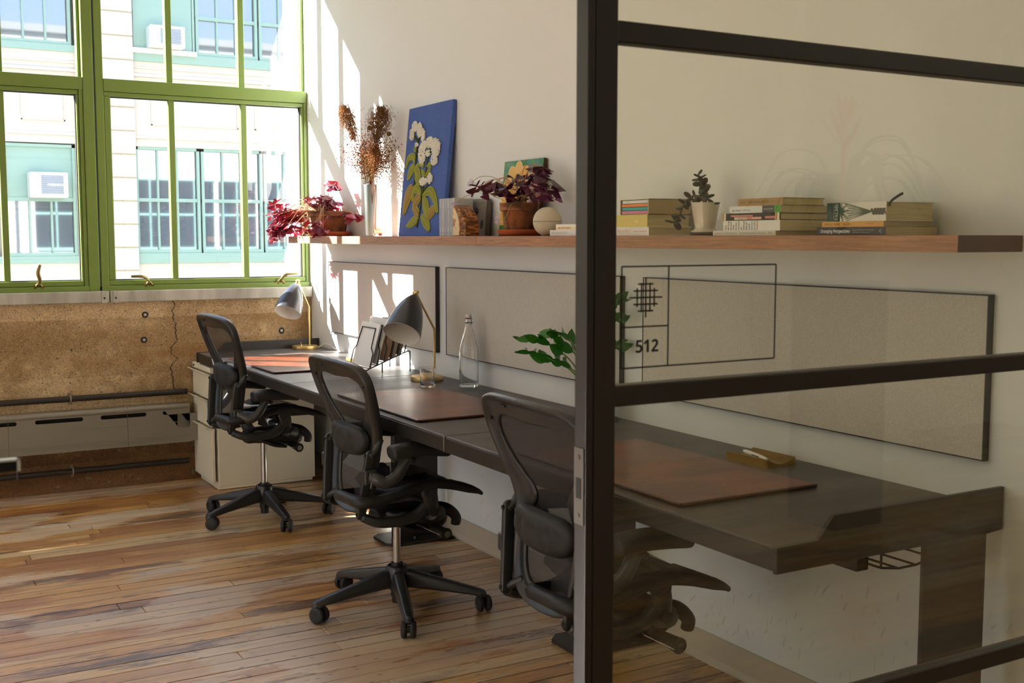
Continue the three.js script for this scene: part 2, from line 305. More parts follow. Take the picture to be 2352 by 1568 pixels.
const win1 = windowUnit('window_1', 'green framed window beside the white wall', -1.197, -0.001, [-0.788, -0.376], [[-0.945, 0], [-0.185, 0]]);
win1.children.filter((c) => c.name === 'latch')[1].scale.x = -1;
windowUnit('window_2', 'green framed window over the concrete and pipes', XL, -1.262, [-2.05, -1.668], [[-1.52, 1]]);
struct('trim_2', [bx(-1.262, -1.206, SILL, HEAD, -0.1, ZF + 0.006, 0.004)], M.green);
for (const [n, a, b] of [['window_3', -4.85, -2.95], ['window_4', -7.2, -5.2]]) {  // unseen windows and drawn shades, added for soft fill light from the left
  const w = structGroup(n, 'added unseen window behind a lowered pale shade');
  obj('frame', [bx(a, a + 0.05, SILL - 0.05, HEAD, -0.09, ZF), bx(b - 0.05, b, SILL - 0.05, HEAD, -0.09, ZF), bx(a, b, SILL - 0.055, SILL, -0.09, ZF), bx(a, b, 2.16, 2.24, -0.09, ZF)], M.green, w);
  for (let k = 1; k < 4; k++) obj('muntin', bx(lerp(a, b, k / 4) - 0.018, lerp(a, b, k / 4) + 0.018, SILL, HEAD, -0.08, -0.02), M.green, w);
  obj('pane', bx(a, b, SILL, HEAD, -0.05, -0.046), M.glass, w);
  const s = thing('roller_shade', n === 'window_3' ? 'added pale roller shade drawn down next to the wall pier' : 'added pale roller shade drawn down in the far room corner', 'shade', [(a + b) / 2, 0, 0.05], 0, 'added lowered window shades');
  obj('fabric', bx((a - b) / 2, (b - a) / 2, SILL, HEAD, 0, 0.001), M.shade, s); obj('hem_bar', bx((a - b) / 2, (b - a) / 2, SILL - 0.02, SILL, -0.006, 0.007, 0.004), M.shadeDark, s);
}
for (const [n, a, b] of [['window_5', 0.25, 2.0], ['window_6', 2.15, 3.6]]) {  // unseen side windows added to brighten the room from the left
  const w = structGroup(n, 'added green framed window in the unseen side wall'), f = [];
  for (const q of [0, 1]) f.push(bx(-7.64, -7.54, 0.2, 3.55, lerp(a, b - 0.05, q), lerp(a + 0.05, b, q)), bx(-7.64, -7.54, q ? 3.5 : 0.2, q ? 3.55 : 0.25, a, b));
  obj('frame', [...f, bx(-7.64, -7.54, 2.16, 2.24, a, b)], M.green, w); for (let k = 1; k < 4; k++) obj('muntin', bx(-7.62, -7.56, 0.24, 3.51, lerp(a, b, k / 4) - 0.018, lerp(a, b, k / 4) + 0.018), M.green, w);
  obj('pane', bx(-7.592, -7.588, 0.22, 3.53, a, b), M.glass, w);
}
// two shades drawn up over the windows in view, a slit between them
for (const [a, b, lab] of [[-1.285, -0.012, 'raised roller shade with bead chain above window beside the wall'], [-2.46, -1.325, 'raised roller shade above window over the pipes']]) {
  const s = thing('roller_shade', lab, 'shade', [(a + b) / 2, 0, 0.075]); const h = (b - a) / 2;
  obj('fabric', bx(-h, h, 2.965, 3.54, -0.001, 0.001), M.shadeDark, s);
  obj('hem_bar', bx(-h, h, 2.95, 2.965, -0.006, 0.006, 0.004), M.shadeDark, s);
  obj('roller', rod(V(-h, 3.56, 0), V(h, 3.56, 0), 0.025, 16), M.shadeDark, s);
  if (b > -0.5) { const ch = []; for (let y = 1.62; y < 3.5; y += 0.0085) ch.push(new THREE.SphereGeometry(0.0026, 6, 4).translate(h - 0.004, y, 0.018), new THREE.SphereGeometry(0.0026, 6, 4).translate(h - 0.004, y, 0.034)); const c = obj('bead_chain', ch, std(0xd8d6cf, 0.4), s); c.userData.kind = 'stuff'; }
}
// form-tie holes in the concrete
for (const [x, y, lab] of [[-0.975, 0.955, 'upper of two dark tie holes in the concrete beside the crack'], [-0.985, 0.815, 'lower of two dark tie holes in the concrete beside the crack'], [-0.19, 0.835, 'single dark tie hole in the concrete beside the lamp stem']]) {
  const t = thing('tie_hole', lab, 'wall plug', [x, y, 0.045], 0, 'tie holes in the concrete wall');
  obj('ring', new THREE.TorusGeometry(0.013, 0.005, 8, 18).translate(0, 0, 0.001), M.bead, t); obj('plug', disc(V(0, 0, 0.001), V(0, 0, 1), 0.008, 0.006), std(0xb9b2a4, 0.5, 0.4), t);
}

// ------------------------------------------------------------------ heating under the window
M.pipe = std(0x35312d, 0.45, 0.35);
for (const [y, r, lab] of [[0.515, 0.0165, 'dark iron pipe running along the concrete above the convector'], [0.118, 0.0155, 'dark iron pipe running along the concrete near the floor']]) {
  const p = thing('heating_pipe', lab, 'pipe', [0, y, 0.085]);
  obj('pipe', rod(V(-7.4, 0, 0), V(-0.765, 0, 0), r, 16), M.pipe, p);
  for (const x of [-1.39, -3.2]) obj('clip', [new THREE.TorusGeometry(r + 0.003, 0.005, 6, 18).rotateY(Math.PI / 2).translate(x, 0, 0), bx(x - 0.006, x + 0.006, -0.035, 0.03, -0.04, -0.03), disc(V(x, -0.028, -0.026), V(0, 0, 1), 0.005, 0.01, 8)], std(0x8c8270, 0.5, 0.5), p);
}
{
  const c = thing('convector', 'grey painted metal convector cover with oblong slots', 'radiator', [0, 0, 0.046]);
  const mat = std(0x8b8578, 0.5, 0.25), x0 = -4.2, x1 = -0.765;
  const holes = []; for (let k = -9; k < 4; k++) holes.push(-1.125 + k * 0.332);
  const s = new THREE.Shape(); s.moveTo(x0, 0.235); s.lineTo(x1, 0.235); s.lineTo(x1, 0.432); s.lineTo(x0, 0.432); s.closePath();
  for (const h of holes) { const p = new THREE.Path(); const a = 0.11, q = 0.011; p.absarc(h + a, 0.408, q, -Math.PI / 2, Math.PI / 2, false); p.absarc(h - a, 0.408, q, Math.PI / 2, Math.PI * 1.5, false); s.holes.push(p); }
  obj('front_panel', metric(new THREE.ExtrudeGeometry(s, { depth: 0.003, bevelEnabled: false, curveSegments: 10 }).translate(0, 0, 0.088)), mat, c);
  obj('rolled_top', sweep([V(x0, 0.436, 0.07), V(x1, 0.436, 0.07)], [0.019, 0.026], 18, 2, V(0, 1, 0)), mat, c);
  obj('top_plate', bx(x0, x1, 0.43, 0.45, 0.0, 0.07), mat, c);
  obj('bottom_lip', [bx(x0, x1, 0.262, 0.266, 0.09, 0.0945), bx(x0, x1, 0.275, 0.279, 0.09, 0.0935), bx(x0, x1, 0.352, 0.3545, 0.09, 0.0925)], mat, c);
  for (const x of [-1.105, -1.71, -2.3]) obj('seam', bx(x - 0.0012, x + 0.0012, 0.235, 0.452, 0.0905, 0.0925), std(0x6a5a48, 0.7), c);
  obj('inside', bx(x0, x1, 0.26, 0.43, 0.002, 0.03), M.bead, c);
}

// ------------------------------------------------------------------ outside: our own front, the street, the building across
M.cream = std(0xcdc8bc, 0.8); M.creamShade = M.cream; M.teal = std(0x8fb0a4, 0.5);
M.creamNear = M.cream; M.mirrorGlass = std(0xa8b4bc, 0.03, 0.75); M.white = std(0xf2f1ec, 0.5);
struct('ground', mbx(-60, 60, -6.4, -6.2, -60, -0.5), std(0x77736c, 0.95));
{
  const f = structGroup('facade_wall', 'cream front of the near building');
  obj('parapet_wall', [mbx(-7.7, 14, HEAD + 0.02, 6.9, -0.45, -0.36), mbx(0.02, 14, -6.2, HEAD + 0.02, -0.45, -0.36), mbx(-7.7, -7.3, -6.2, HEAD + 0.02, -0.45, -0.36), mbx(-7.3, 0.02, -6.2, 1.02, -0.45, -0.36)], M.creamNear, f);
  obj('cornice', [bx(-7.7, 14, 6.35, 6.5, -0.52, -0.44), bx(-7.7, 14, 6.85, 7.05, -0.6, -0.3)], std(0x8f8a84, 0.8), f);
  for (const x of [0.9]) for (let k = 0; k < 16; k++) obj('quoin_block', bx(x - 0.5, x + 0.5, -1.2 + k * 0.39, -0.83 + k * 0.39, -0.54, -0.46, 0.012), M.creamNear, f);
  for (let k = 0; k < 6; k++) { const x = 1.9 + k * 1.25; obj('dark_window', [bx(x, x + 1.1, 1.1, 3.0, -0.47, -0.46)], std(0x20262c, 0.1), f); obj('window_frame', [bx(x + 0.53, x + 0.57, 1.1, 3.0, -0.49, -0.47), bx(x, x + 1.1, 2.0, 2.06, -0.49, -0.47), bx(x, x + 1.1, 1.02, 1.1, -0.5, -0.46), bx(x, x + 1.1, 3.0, 3.06, -0.5, -0.46)], M.teal, f); }
}
{
  const Z = -13.5, b = thing('building', 'cream building with teal window frames across the street', 'building', [0, 0, Z]);
  const wall = (...a) => mbx(...a);
  // bays: [left, right]; upper storey windows y 4.42..6.3, lower 1.05..2.92
  const bays = [[-4.0, -0.25 - 0.95], [-0.95, 0.93], [1.80, 7.5]], up0 = 4.40, up1 = 6.2, lo0 = 1.02, lo1 = 2.92;
  obj('wall', [wall(-12, 14, up1, 8.5, -0.4, 0), wall(-12, 14, lo1, up0, -0.4, 0), wall(-12, 14, -6.2, lo0, -0.4, 0), wall(-12, -4.0, lo0, up1, -0.4, 0), wall(-1.2, -0.95, lo0, up1, -0.4, 0), wall(0.93, 1.8, lo0, up1, -0.4, 0), wall(7.5, 14, lo0, up1, -0.4, 0)], M.creamShade, b);
  for (const x of [1.37, -1.07, 7.9]) { const h = x === 1.37 ? 0.435 : 0.4; for (let k = 0; k < 22; k++) { const y = -1.5 + k * 0.389; obj('pilaster_block', bx(x - h, x + h, y, y + 0.369, 0.0, 0.16, 0.008), M.cream, b); } }
  obj('backing', bx(-12, 14, -6.2, 8.5, -0.6, -0.41), M.creamShade, b); for (const x of [1.37, -1.07, 7.9]) obj('pilaster_core', bx(x - 0.43, x + 0.43, -1.5, 7, 0, 0.142), std(0xb5a98c, 0.9), b);
  obj('moulding', [bx(-12, 14, 4.08, 4.13, 0, 0.05), bx(-12, 14, 3.05, 3.1, 0, 0.03), bx(-12, 14, 0.55, 0.6, 0, 0.05), bx(-12, 14, 4.22, 4.25, 0, 0.03), bx(-12, 14, 6.6, 6.9, 0, 0.3)], M.creamShade, b);
  for (const [x0, x1] of [[0.05, 0.72], [2.1, 3.6], [3.9, 5.4]]) obj('spandrel_panel', [bx(x0, x1, 3.28, 3.3, 0, 0.025), bx(x0, x1, 3.86, 3.88, 0, 0.025), bx(x0, x0 + 0.02, 3.28, 3.88, 0, 0.025), bx(x1 - 0.02, x1, 3.28, 3.88, 0, 0.025)], M.creamShade, b);
  function win(x0, x1, y0, y1, cols, meet, solid) {                    // one double-hung window: frame, glazing bars, panes
    const w = obj('window', [bx(x0, x0 + 0.05, y0, y1, -0.12, -0.02), bx(x1 - 0.05, x1, y0, y1, -0.12, -0.02), bx(x0, x1, y0, y0 + 0.07, -0.12, -0.01), bx(x0, x1, y1 - 0.05, y1, -0.12, -0.02), ...(meet ? [bx(x0, x1, meet - 0.03, meet + 0.03, -0.11, -0.03)] : [])], M.teal, b);
    const ys = meet ? [[y0 + 0.07, meet - 0.03], [meet + 0.03, y1 - 0.05]] : [[y0 + 0.07, y1 - 0.05]];
    ys.forEach(([a, c], n) => {
      if (solid && n === ys.length - 1) { obj('panel', bx(x0 + 0.05, x1 - 0.05, a, c, -0.1, -0.06), M.teal, w); return; }
      for (let k = 0; k < cols; k++) { const l = lerp(x0 + 0.05, x1 - 0.05, k / cols), r = lerp(x0 + 0.05, x1 - 0.05, (k + 1) / cols); obj('pane', bx(l + 0.014, r - 0.014, a, c, -0.1, -0.09), M.mirrorGlass, w); if (k) obj('glazing_bar', bx(l - 0.017, l + 0.017, a, c, -0.105, -0.05), M.teal, w); }
    });
    return w;
  }
  // left bay
  win(-0.25, 0.86, up0 + 0.1, up1, 3, 5.5); win(-0.25, 0.86, lo0 + 0.04, lo1 - 0.02, 3, 2.0, true); win(-4, -1.2, lo0, lo1, 6, 2); win(-4, -1.2, up0, up1, 6, 5.5);
  obj('sill_board', [bx(-0.95, 0.93, up0, up0 + 0.11, -0.05, 0.03), bx(-0.95, 0.93, lo0 - 0.06, lo0 + 0.05, -0.05, 0.03)], M.teal, b);
  // right bay
  win(1.80, 2.88, up0 + 0.1, up1, 3, 5.45).visible = true;
  obj('panel', bx(1.84, 2.84, up0 + 0.12, 5.6, -0.06, -0.02), M.teal, b);
  for (let k = 0; k < 4; k++) win(2.9 + k * 1.12, 3.99 + k * 1.12, up0 + 0.1, up1, 3, 5.15);
  for (let k = 0; k < 5; k++) win(1.82 + k * 1.12, 2.91 + k * 1.12, lo0 + 0.08, lo1, 3, 2.02);
  obj('sill_board', [bx(1.8, 7.5, up0 - 0.06, up0 + 0.1, -0.05, 0.04), bx(1.8, 7.5, lo0 - 0.08, lo0 + 0.09, -0.05, 0.04)], M.teal, b);
  obj('white_ledge', bx(1.80, 2.88, 4.47, 4.55, -0.02, 0.10), M.white, b);
  // air conditioners set in the windows
  function ac(x0, x1, y0, y1, label) {
    const a = thing('air_conditioner', label, 'air conditioner', [(x0 + x1) / 2, y0, Z]); const h = (x1 - x0) / 2, H = y1 - y0;
    obj('case', bx(-h, h, 0, H, -0.05, 0.3, 0.02), M.white, a); obj('grille', bx(-h + 0.17, h - 0.07, 0.06, H - 0.05, 0.3, 0.305), std(0x8794a2, 0.6), a);
    const s = []; for (let k = 0; k < 9; k++) s.push(bx(-h + 0.17, h - 0.07, 0.07 + k * (H - 0.12) / 9, 0.082 + k * (H - 0.12) / 9, 0.305, 0.312)); obj('louvres', s, std(0xaab2ba, 0.5), a);
    return a;
  }
  const a1 = ac(0.11, 0.69, 2.02, 2.43, 'white window air conditioner with brand name in a teal panel');
  a1.userData.fascia = undefined; delete a1.userData.fascia;
  const font = await new FontLoader().loadAsync('fonts/droid/droid_sans_bold.typeface.json');
  obj('lettering', new TextGeometry('FRIEDRICH', { font, size: 0.034, depth: 0.004, curveSegments: 3 }).translate(-0.03, 0.19, 0.314), M.white, a1);
  ac(2.06, 2.64, 4.56, 4.92, 'white window air conditioner on a ledge above the street');
}

// ------------------------------------------------------------------ steel and glass partition between office and corridor
const fontBold = await new FontLoader().loadAsync('fonts/droid/droid_sans_bold.typeface.json');
{
  const ZP = 5.311, P = thing('glass_partition', 'black steel framed glass partition with door jamb and room number', 'partition', [0, 0, ZP]);
  const ys = [[0.006, 0.05], [0.148, 0.176], [0.638, 0.668], [1.157, 1.186], [1.641, 1.670], [2.13, 2.16], [2.62, 2.65], [3.02, 3.05]];
  obj('post', [bx(-1.530, -1.5185, 0, 3.05, -0.03, 0, 0.0025), bx(-1.5175, -1.482, 0, 3.05, -0.03, -0.0015, 0.002)], M.frameSteel, P);
  obj('post', bx(-0.022, -0.002, 0, 3.05, -0.045, -0.005, 0.003), M.frameSteel, P);
  for (const [a, b] of ys) obj('rail', bx(-1.482, -0.022, a, b, -0.029, -0.004, 0.003), M.frameSteel, P);
  for (let i = 0; i < ys.length - 1; i++) obj('pane', bx(-1.482, -0.022, ys[i][1], ys[i + 1][0], -0.019, -0.013), M.partGlass, P);
  // strike plate in the jamb
  const zc = -0.0155, pl = obj('strike_plate', [bx(-1.532, -1.5302, 1.00, 1.105, zc - 0.0115, zc + 0.0115, 0.0006)], std(0x6b6763, 0.4, 0.5), P);
  obj('latch_hole', bx(-1.5326, -1.5312, 1.036, 1.064, zc - 0.0055, zc + 0.0065), M.bead, pl);
  for (const y of [1.013, 1.092]) obj('screw', disc(V(-1.5325, y, zc), V(-1, 0, 0), 0.0035, 0.0015), std(0x6d675f, 0.4, 0.8), pl);
  // room sign in dark film on the glass
  const film = std(0x231d1a, 0.7), sg = obj('room_sign', (() => {
    const z0 = -0.0125, z1 = -0.012, t = 0.0011, L = [], h = (x0, x1, y) => L.push(bx(x0, x1, y - t, y + t, z0, z1)), v = (x, y0, y1) => L.push(bx(x - t, x + t, y0, y1, z0, z1));
    h(-1.466, -1.189, 1.3465); h(-1.466, -1.189, 1.208); v(-1.466, 1.208, 1.3465); v(-1.189, 1.208, 1.3465); v(-1.3865, 1.208, 1.3465); h(-1.466, -1.3865, 1.264);
    const cx = -1.4255, cy = 1.304, k = 0.0092; [[-2, 0.013], [-1, 0.0205], [0, 0.028], [1, 0.0205], [2, 0.013]].forEach(([i, w]) => { h(cx - w, cx + w, cy + i * k); v(cx + i * 0.0072, cy - w * 0.98, cy + w * 0.98); });
    return L;
  })(), film, P);
  obj('room_number', new TextGeometry('512', { font: fontBold, size: 0.0175, depth: 0.0005, curveSegments: 5 }).translate(-1.4425, 1.2285, -0.0125), film, sg);
}
// corridor beyond the partition, behind the viewer: column, plant, added pendant lamps
struct('wall_column', mbx(3.02, 3.34, 0, CEIL, 8.9, 9.59), M.wall);
struct('wall_column', mbx(2.62, 2.80, 0, CEIL, 9.35, 9.59), M.wall);
function pendant(x, z, label) {  // unseen lamp added to light the corridor mirrored in the glass
  const l = thing('added_pendant_lamp', label, 'lamp', [x, 2.85, z]);
  obj('housing', bx(-1.1, 1.1, 0.012, 0.07, -0.04, 0.04, 0.006), M.steelDark, l); obj('diffuser', bx(-1.08, 1.08, 0, 0.012, -0.034, 0.034), std(0xffffff, 0.6, 0, { emissive: new THREE.Color(1, 0.9, 0.75), emissiveIntensity: 3 }), l);
  for (const s of [-1, 1]) obj('cord', rod(V(s * 0.9, 0.07, 0), V(s * 0.9, CEIL - 2.85, 0), 0.003, 6), M.steelDark, l);
  const a = new THREE.RectAreaLight(new THREE.Color(1, 0.88, 0.62), 13, 2.16, 0.07); a.position.set(x, 2.845, z); a.lookAt(x, 0, z); scene.add(a);
  return l;
}
pendant(2.2, 7.4, 'added long slim pendant lamp over the far corridor floor');
pendant(-1.6, 8.6, 'added long slim pendant lamp behind the doorway');

// bromeliad on a tall stand in the corridor, seen mirrored in the glass
{
  const t = thing('bromeliad', 'red flowered bromeliad on a tall stand in the corridor', 'plant', [1.75, 0, 8.0]), q = rng(88), lf = phys(0x4f7a3a, 0.5, { side: THREE.DoubleSide }), red = std(0xd8402e, 0.5);
  obj('stand', [bx(-0.16, 0.16, 0, 1.18, -0.16, 0.16, 0.01)], std(0x6d665c, 0.7), t); obj('pot', lathe([[0, 1.18], [0.09, 1.18], [0.13, 1.42], [0.125, 1.42], [0.11, 1.4], [0, 1.4]], 28), std(0xd9d4ca, 0.5), t);
  for (let k = 0; k < 16; k++) { const a = k * 2.4, r = 0.3 + 0.25 * q(), h = 0.18 + 0.25 * q(); obj('leaf', sweep([V(0, 1.4, 0), V(Math.cos(a) * r * 0.35, 1.4 + h, Math.sin(a) * r * 0.35), V(Math.cos(a) * r * 0.8, 1.42 + h, Math.sin(a) * r * 0.8), V(Math.cos(a) * r * 1.15, 1.3 + h * 0.8, Math.sin(a) * r * 1.15)], (s) => [0.003, 0.03 * Math.sin(Math.PI * (0.15 + 0.82 * s))], 8, 16, V(0, 1, 0)), lf, t); }
  obj('flower_stalk', rod(V(0, 1.4, 0), V(0, 1.85, 0), 0.012, 8), red, t);
  for (let k = 0; k < 18; k++) { const a = k * 2.4, h = 1.8 + 0.008 * k, r = 0.10 - 0.003 * k; obj('bract', sweep([V(0, h, 0), V(Math.cos(a) * r * 0.6, h + 0.07, Math.sin(a) * r * 0.6), V(Math.cos(a) * r, h + 0.13, Math.sin(a) * r)], (s) => [0.003, 0.016 * Math.sin(Math.PI * (0.2 + 0.75 * s))], 8, 10, V(0, 1, 0)), red, t); }
}

// ------------------------------------------------------------------ mesh task chair (forward = +x, floor at y 0)
M.chair = std(0x2e2e2f, 0.34, 0.0); M.chairDark = std(0x1b1a1b, 0.5); M.chairRubber = std(0x242425, 0.6); M.chrome = std(0xb9b4ae, 0.18, 0.95); M.bolt = std(0x55524e, 0.3, 0.8);
const meshAlpha = tex(128, 128, (u, v) => { const a = (u * 8) % 1, b = (v * 8 + (Math.floor(u * 8) % 2) * 0.5) % 1; const line = a < 0.62 ? 1 : 0, bar = b < 0.34 ? 1 : 0; return Math.max(line, bar); }, false);
M.mesh = std(0x2c2b2e, 0.55, 0, { alphaMap: meshAlpha, alphaTest: 0.5, side: THREE.DoubleSide });
const half = (pts, n) => { const c = new THREE.CatmullRomCurve3(pts.map(([a, b]) => V(a, b, 0)), false, 'centripetal'); return c.getSpacedPoints(n); };
function chairParts() {
  const G = {};
  // back surface: x as a function of height and sideways place
  const prof = [[0.38, -0.188], [0.44, -0.180], [0.52, -0.173], [0.60, -0.164], [0.67, -0.160], [0.71, -0.168], [0.76, -0.188], [0.82, -0.209], [0.88, -0.229], [0.97, -0.257]];
  const xc = (y) => { for (let i = 0; i < prof.length - 1; i++) if (y <= prof[i + 1][0]) { const t = clamp((y - prof[i][0]) / (prof[i + 1][0] - prof[i][0])); return lerp(prof[i][1], prof[i + 1][1], t); } return prof[prof.length - 1][1]; };
  const XB = (y, z) => xc(y) + 0.022 * (z / 0.26) ** 2;
  const outer = half([[0, 0.962], [0.1, 0.960], [0.19, 0.953], [0.246, 0.936], [0.268, 0.905], [0.268, 0.86], [0.254, 0.795], [0.232, 0.735], [0.212, 0.69], [0.199, 0.65], [0.19, 0.60], [0.183, 0.54], [0.175, 0.485], [0.155, 0.44], [0.11, 0.413], [0.05, 0.402], [0, 0.40]], 44);
  const inner = half([[0, 0.893], [0.07, 0.896], [0.14, 0.896], [0.188, 0.880], [0.206, 0.85], [0.200, 0.82], [0.170, 0.78], [0.126, 0.74], [0.094, 0.712], [0.082, 0.69], [0.090, 0.662], [0.115, 0.632], [0.130, 0.59], [0.128, 0.53], [0.118, 0.485], [0.098, 0.458], [0.055, 0.445], [0, 0.441]], 44);
  const full = (h) => [...h.map((p) => [p.x, p.y]), ...h.slice(1, -1).reverse().map((p) => [-p.x, p.y])];
  const O = full(outer), I = full(inner);
  const sec = [[0, -0.003], [0.10, -0.0085], [0.35, -0.0075], [0.64, -0.0085], [0.76, -0.0195], [0.88, -0.0235], [0.97, -0.019], [1, -0.008], [0.985, 0.006], [0.85, 0.011], [0.5, 0.009], [0.15, 0.007], [0, 0.003]];
  {
    const rings = O.map((o, i) => sec.map(([s, d]) => { const z = lerp(I[i][0], o[0], s), y = lerp(I[i][1], o[1], s); return V(XB(y, z) + d, y + d * 0.2, z); }));
    rings.push(rings[0].map((p) => p.clone()));
    G.backFrame = loft(rings, false);
  }
  {
    const pos = [], uv = [], idx = [], nz = 16, ny = 36; const hw = (y) => { let best = 0; for (let i = 0; i < inner.length - 1; i++) { const a = inner[i], b = inner[i + 1]; if ((a.y - y) * (b.y - y) <= 0 && a.y !== b.y) best = Math.max(best, lerp(a.x, b.x, (y - a.y) / (b.y - a.y))); } return best; };
    for (let j = 0; j <= ny; j++) { const y = lerp(0.442, 0.8945, j / ny), w = hw(y) + 0.004; for (let i = 0; i <= nz; i++) { const z = lerp(-w, w, i / nz); pos.push(XB(y, z) + 0.002, y, z); uv.push(z / 0.0215, y / 0.0215); } }
    for (let j = 0; j < ny; j++) for (let i = 0; i < nz; i++) { const a = j * (nz + 1) + i; idx.push(a, a + 1, a + nz + 1, a + 1, a + nz + 2, a + nz + 1); }
    const g = new THREE.BufferGeometry(); g.setAttribute('position', new THREE.Float32BufferAttribute(pos, 3)); g.setAttribute('uv', new THREE.Float32BufferAttribute(uv, 2)); g.setIndex(idx); g.computeVertexNormals(); G.backMesh = g;
  }
  // lumbar pad behind the mesh, ribbed at the back
  {
    const rings = [], ny = 22, nt = 72, cy = 0.662, hy = 0.056, hz = 0.150;
    for (let j = 0; j <= ny; j++) {
      const v = -1 + 2 * j / ny, k = Math.pow(Math.max(0, 1 - Math.abs(v) ** 2.6), 1 / 2.6), y = cy + v * hy, ring = [];
      for (let i = 0; i < nt; i++) {
        const th = (i / nt) * Math.PI * 2, c = Math.cos(th), s = Math.sin(th), z = Math.sign(s) * Math.abs(s) ** 0.75 * hz * (0.25 + 0.75 * k) * (1 - 0.12 * v * Math.sign(s) * 0), back = c < 0;
        let d = (back ? 0.040 : 0.010) * Math.sign(c) * Math.abs(c) ** 0.6 * k;
        if (back && Math.abs(z) < 0.105 && Math.abs(v) < 0.78) d += 0.0030 * (1 - (v / 0.78) ** 2) * Math.cos(z * Math.PI * 2 / 0.0160);
        ring.push(V(XB(y, z) - 0.018 + d, y + 0.06 * (z / 0.15) ** 2 * 0.12, z));
      }
      rings.push(ring);
    }
    G.lumbar = loft(rings);
  }
  // uprights with bolts
  G.upright = (s) => loft([0.398, 0.403, 0.412, 0.63, 0.642, 0.648].map((y, i) => { const q = [0.4, 0.8, 1, 1, 0.8, 0.4][i], x = lerp(-0.212, -0.186, (y - 0.4) / 0.25), z = s * lerp(0.166, 0.2, (y - 0.4) / 0.25), r = []; for (let k = 0; k < 12; k++) { const t = k / 12 * Math.PI * 2, cs = Math.cos(t), sn = Math.sin(t); r.push(V(x + Math.sign(cs) * Math.abs(cs) ** 0.5 * 0.017 * q, y, z + Math.sign(sn) * Math.abs(sn) ** 0.5 * 0.0105 * q)); } return r; }));
  G.bolts = (s) => [0.418, 0.63].map((y) => { const x = lerp(-0.212, -0.186, (y - 0.4) / 0.25), z = s * lerp(0.166, 0.2, (y - 0.4) / 0.25); return join([disc(V(x - 0.017, y, z), V(-1, 0, 0), 0.0072, 0.004), disc(V(x - 0.0195, y, z), V(-1, 0, 0), 0.0035, 0.003, 6)]); });
  G.link = (s) => join([sweep([V(-0.19, 0.625, s * 0.2), V(-0.165, 0.645, s * 0.197), V(XB(0.69, 0.2) + 0.004, 0.685, s * 0.197)], [0.013, 0.015], 10), sweep([V(-0.205, 0.418, s * 0.166), V(-0.195, 0.43, s * 0.15), V(XB(0.45, 0.13), 0.445, s * 0.13)], [0.012, 0.012], 8)]);
  // arms
  G.armSupport = (s) => join([sweep([V(-0.195, 0.553, s * 0.198), V(-0.175, 0.547, s * 0.225), V(-0.145, 0.537, s * 0.24), V(-0.112, 0.555, s * 0.25), V(-0.088, 0.588, s * 0.252), V(-0.07, 0.622, s * 0.25)], (t) => [lerp(0.026, 0.017, t), lerp(0.014, 0.022, t)], 14, 24, V(0, 1, 0.001)), bx(-0.214, -0.168, 0.527, 0.580, s * 0.187, s * 0.216, 0.008)]);
  G.armCollar = (s) => sweep([V(-0.066, 0.612, s * 0.25), V(-0.058, 0.626, s * 0.25)], [0.03, 0.024], 14, 2, V(1, 0, 0));
  G.armLever = (s) => sweep([V(-0.193, 0.572, s * 0.219), V(-0.188, 0.548, s * 0.224), V(-0.192, 0.516, s * 0.222)], (t) => [0.006 + 0.002 * t, 0.004], 8, 10);
  G.armPad = (s) => sweep([V(-0.136, 0.640, s * 0.25), V(-0.12, 0.642, s * 0.25), V(-0.06, 0.646, s * 0.248), V(0.02, 0.642, s * 0.243), V(0.085, 0.634, s * 0.236), V(0.098, 0.632, s * 0.235)], (t) => { const e = Math.pow(Math.max(0.0, 1 - Math.abs(2 * t - 1) ** 7), 0.5); return [0.026 * (0.25 + 0.75 * e), 0.040 * (0.3 + 0.7 * e)]; }, 18, 30, V(0, 1, 0), 2.6);
  // seat: outline ring and mesh
  const side = [[-0.20, 0.480], [-0.15, 0.484], [-0.09, 0.494], [-0.04, 0.508], [0.01, 0.518], [0.06, 0.519], [0.11, 0.510], [0.16, 0.496], [0.21, 0.478], [0.26, 0.452]];
  const ys = (x) => { for (let i = 0; i < side.length - 1; i++) if (x <= side[i + 1][0]) return lerp(side[i][1], side[i + 1][1], clamp((x - side[i][0]) / (side[i + 1][0] - side[i][0]))); return 0.452; };
  const YS = (x, z) => ys(x) - 0.030 * (1 - Math.min(1, (z / 0.24) ** 2)) * sstep(0.26, 0.1, x) - 0.006 * (1 - (z / 0.24) ** 2);
  const so = half([[0.252, 0], [0.254, 0.1], [0.254, 0.19], [0.243, 0.232], [0.215, 0.243], [0.14, 0.242], [0.05, 0.238], [-0.03, 0.228], [-0.09, 0.212], [-0.122, 0.186], [-0.135, 0.13], [-0.139, 0.06], [-0.140, 0]], 40);
  const si = half([[0.222, 0], [0.222, 0.1], [0.218, 0.165], [0.205, 0.196], [0.18, 0.203], [0.13, 0.204], [0.05, 0.203], [-0.03, 0.196], [-0.075, 0.182], [-0.098, 0.16], [-0.110, 0.11], [-0.113, 0.06], [-0.114, 0]], 40);
  const SO = full(so), SI = full(si);
  {
    const sc = [[0, 0.004], [0.25, 0.008], [0.7, 0.006], [0.95, -0.002], [1, -0.012], [0.9, -0.026], [0.55, -0.026], [0.15, -0.012], [0, -0.003]];
    const rings = SO.map((o, i) => sc.map(([q, d]) => { const x = lerp(SI[i][0], o[0], q), z = lerp(SI[i][1], o[1], q), thin = lerp(1, 0.62, sstep(0.16, 0.24, x)); return V(x, ys(x) + d * thin - (Math.abs(z) < 0.15 ? 0.008 : 0) * (1 - Math.abs(z) / 0.15), z); }));
    rings.push(rings[0].map((p) => p.clone())); G.seatFrame = loft(rings, false);
  }
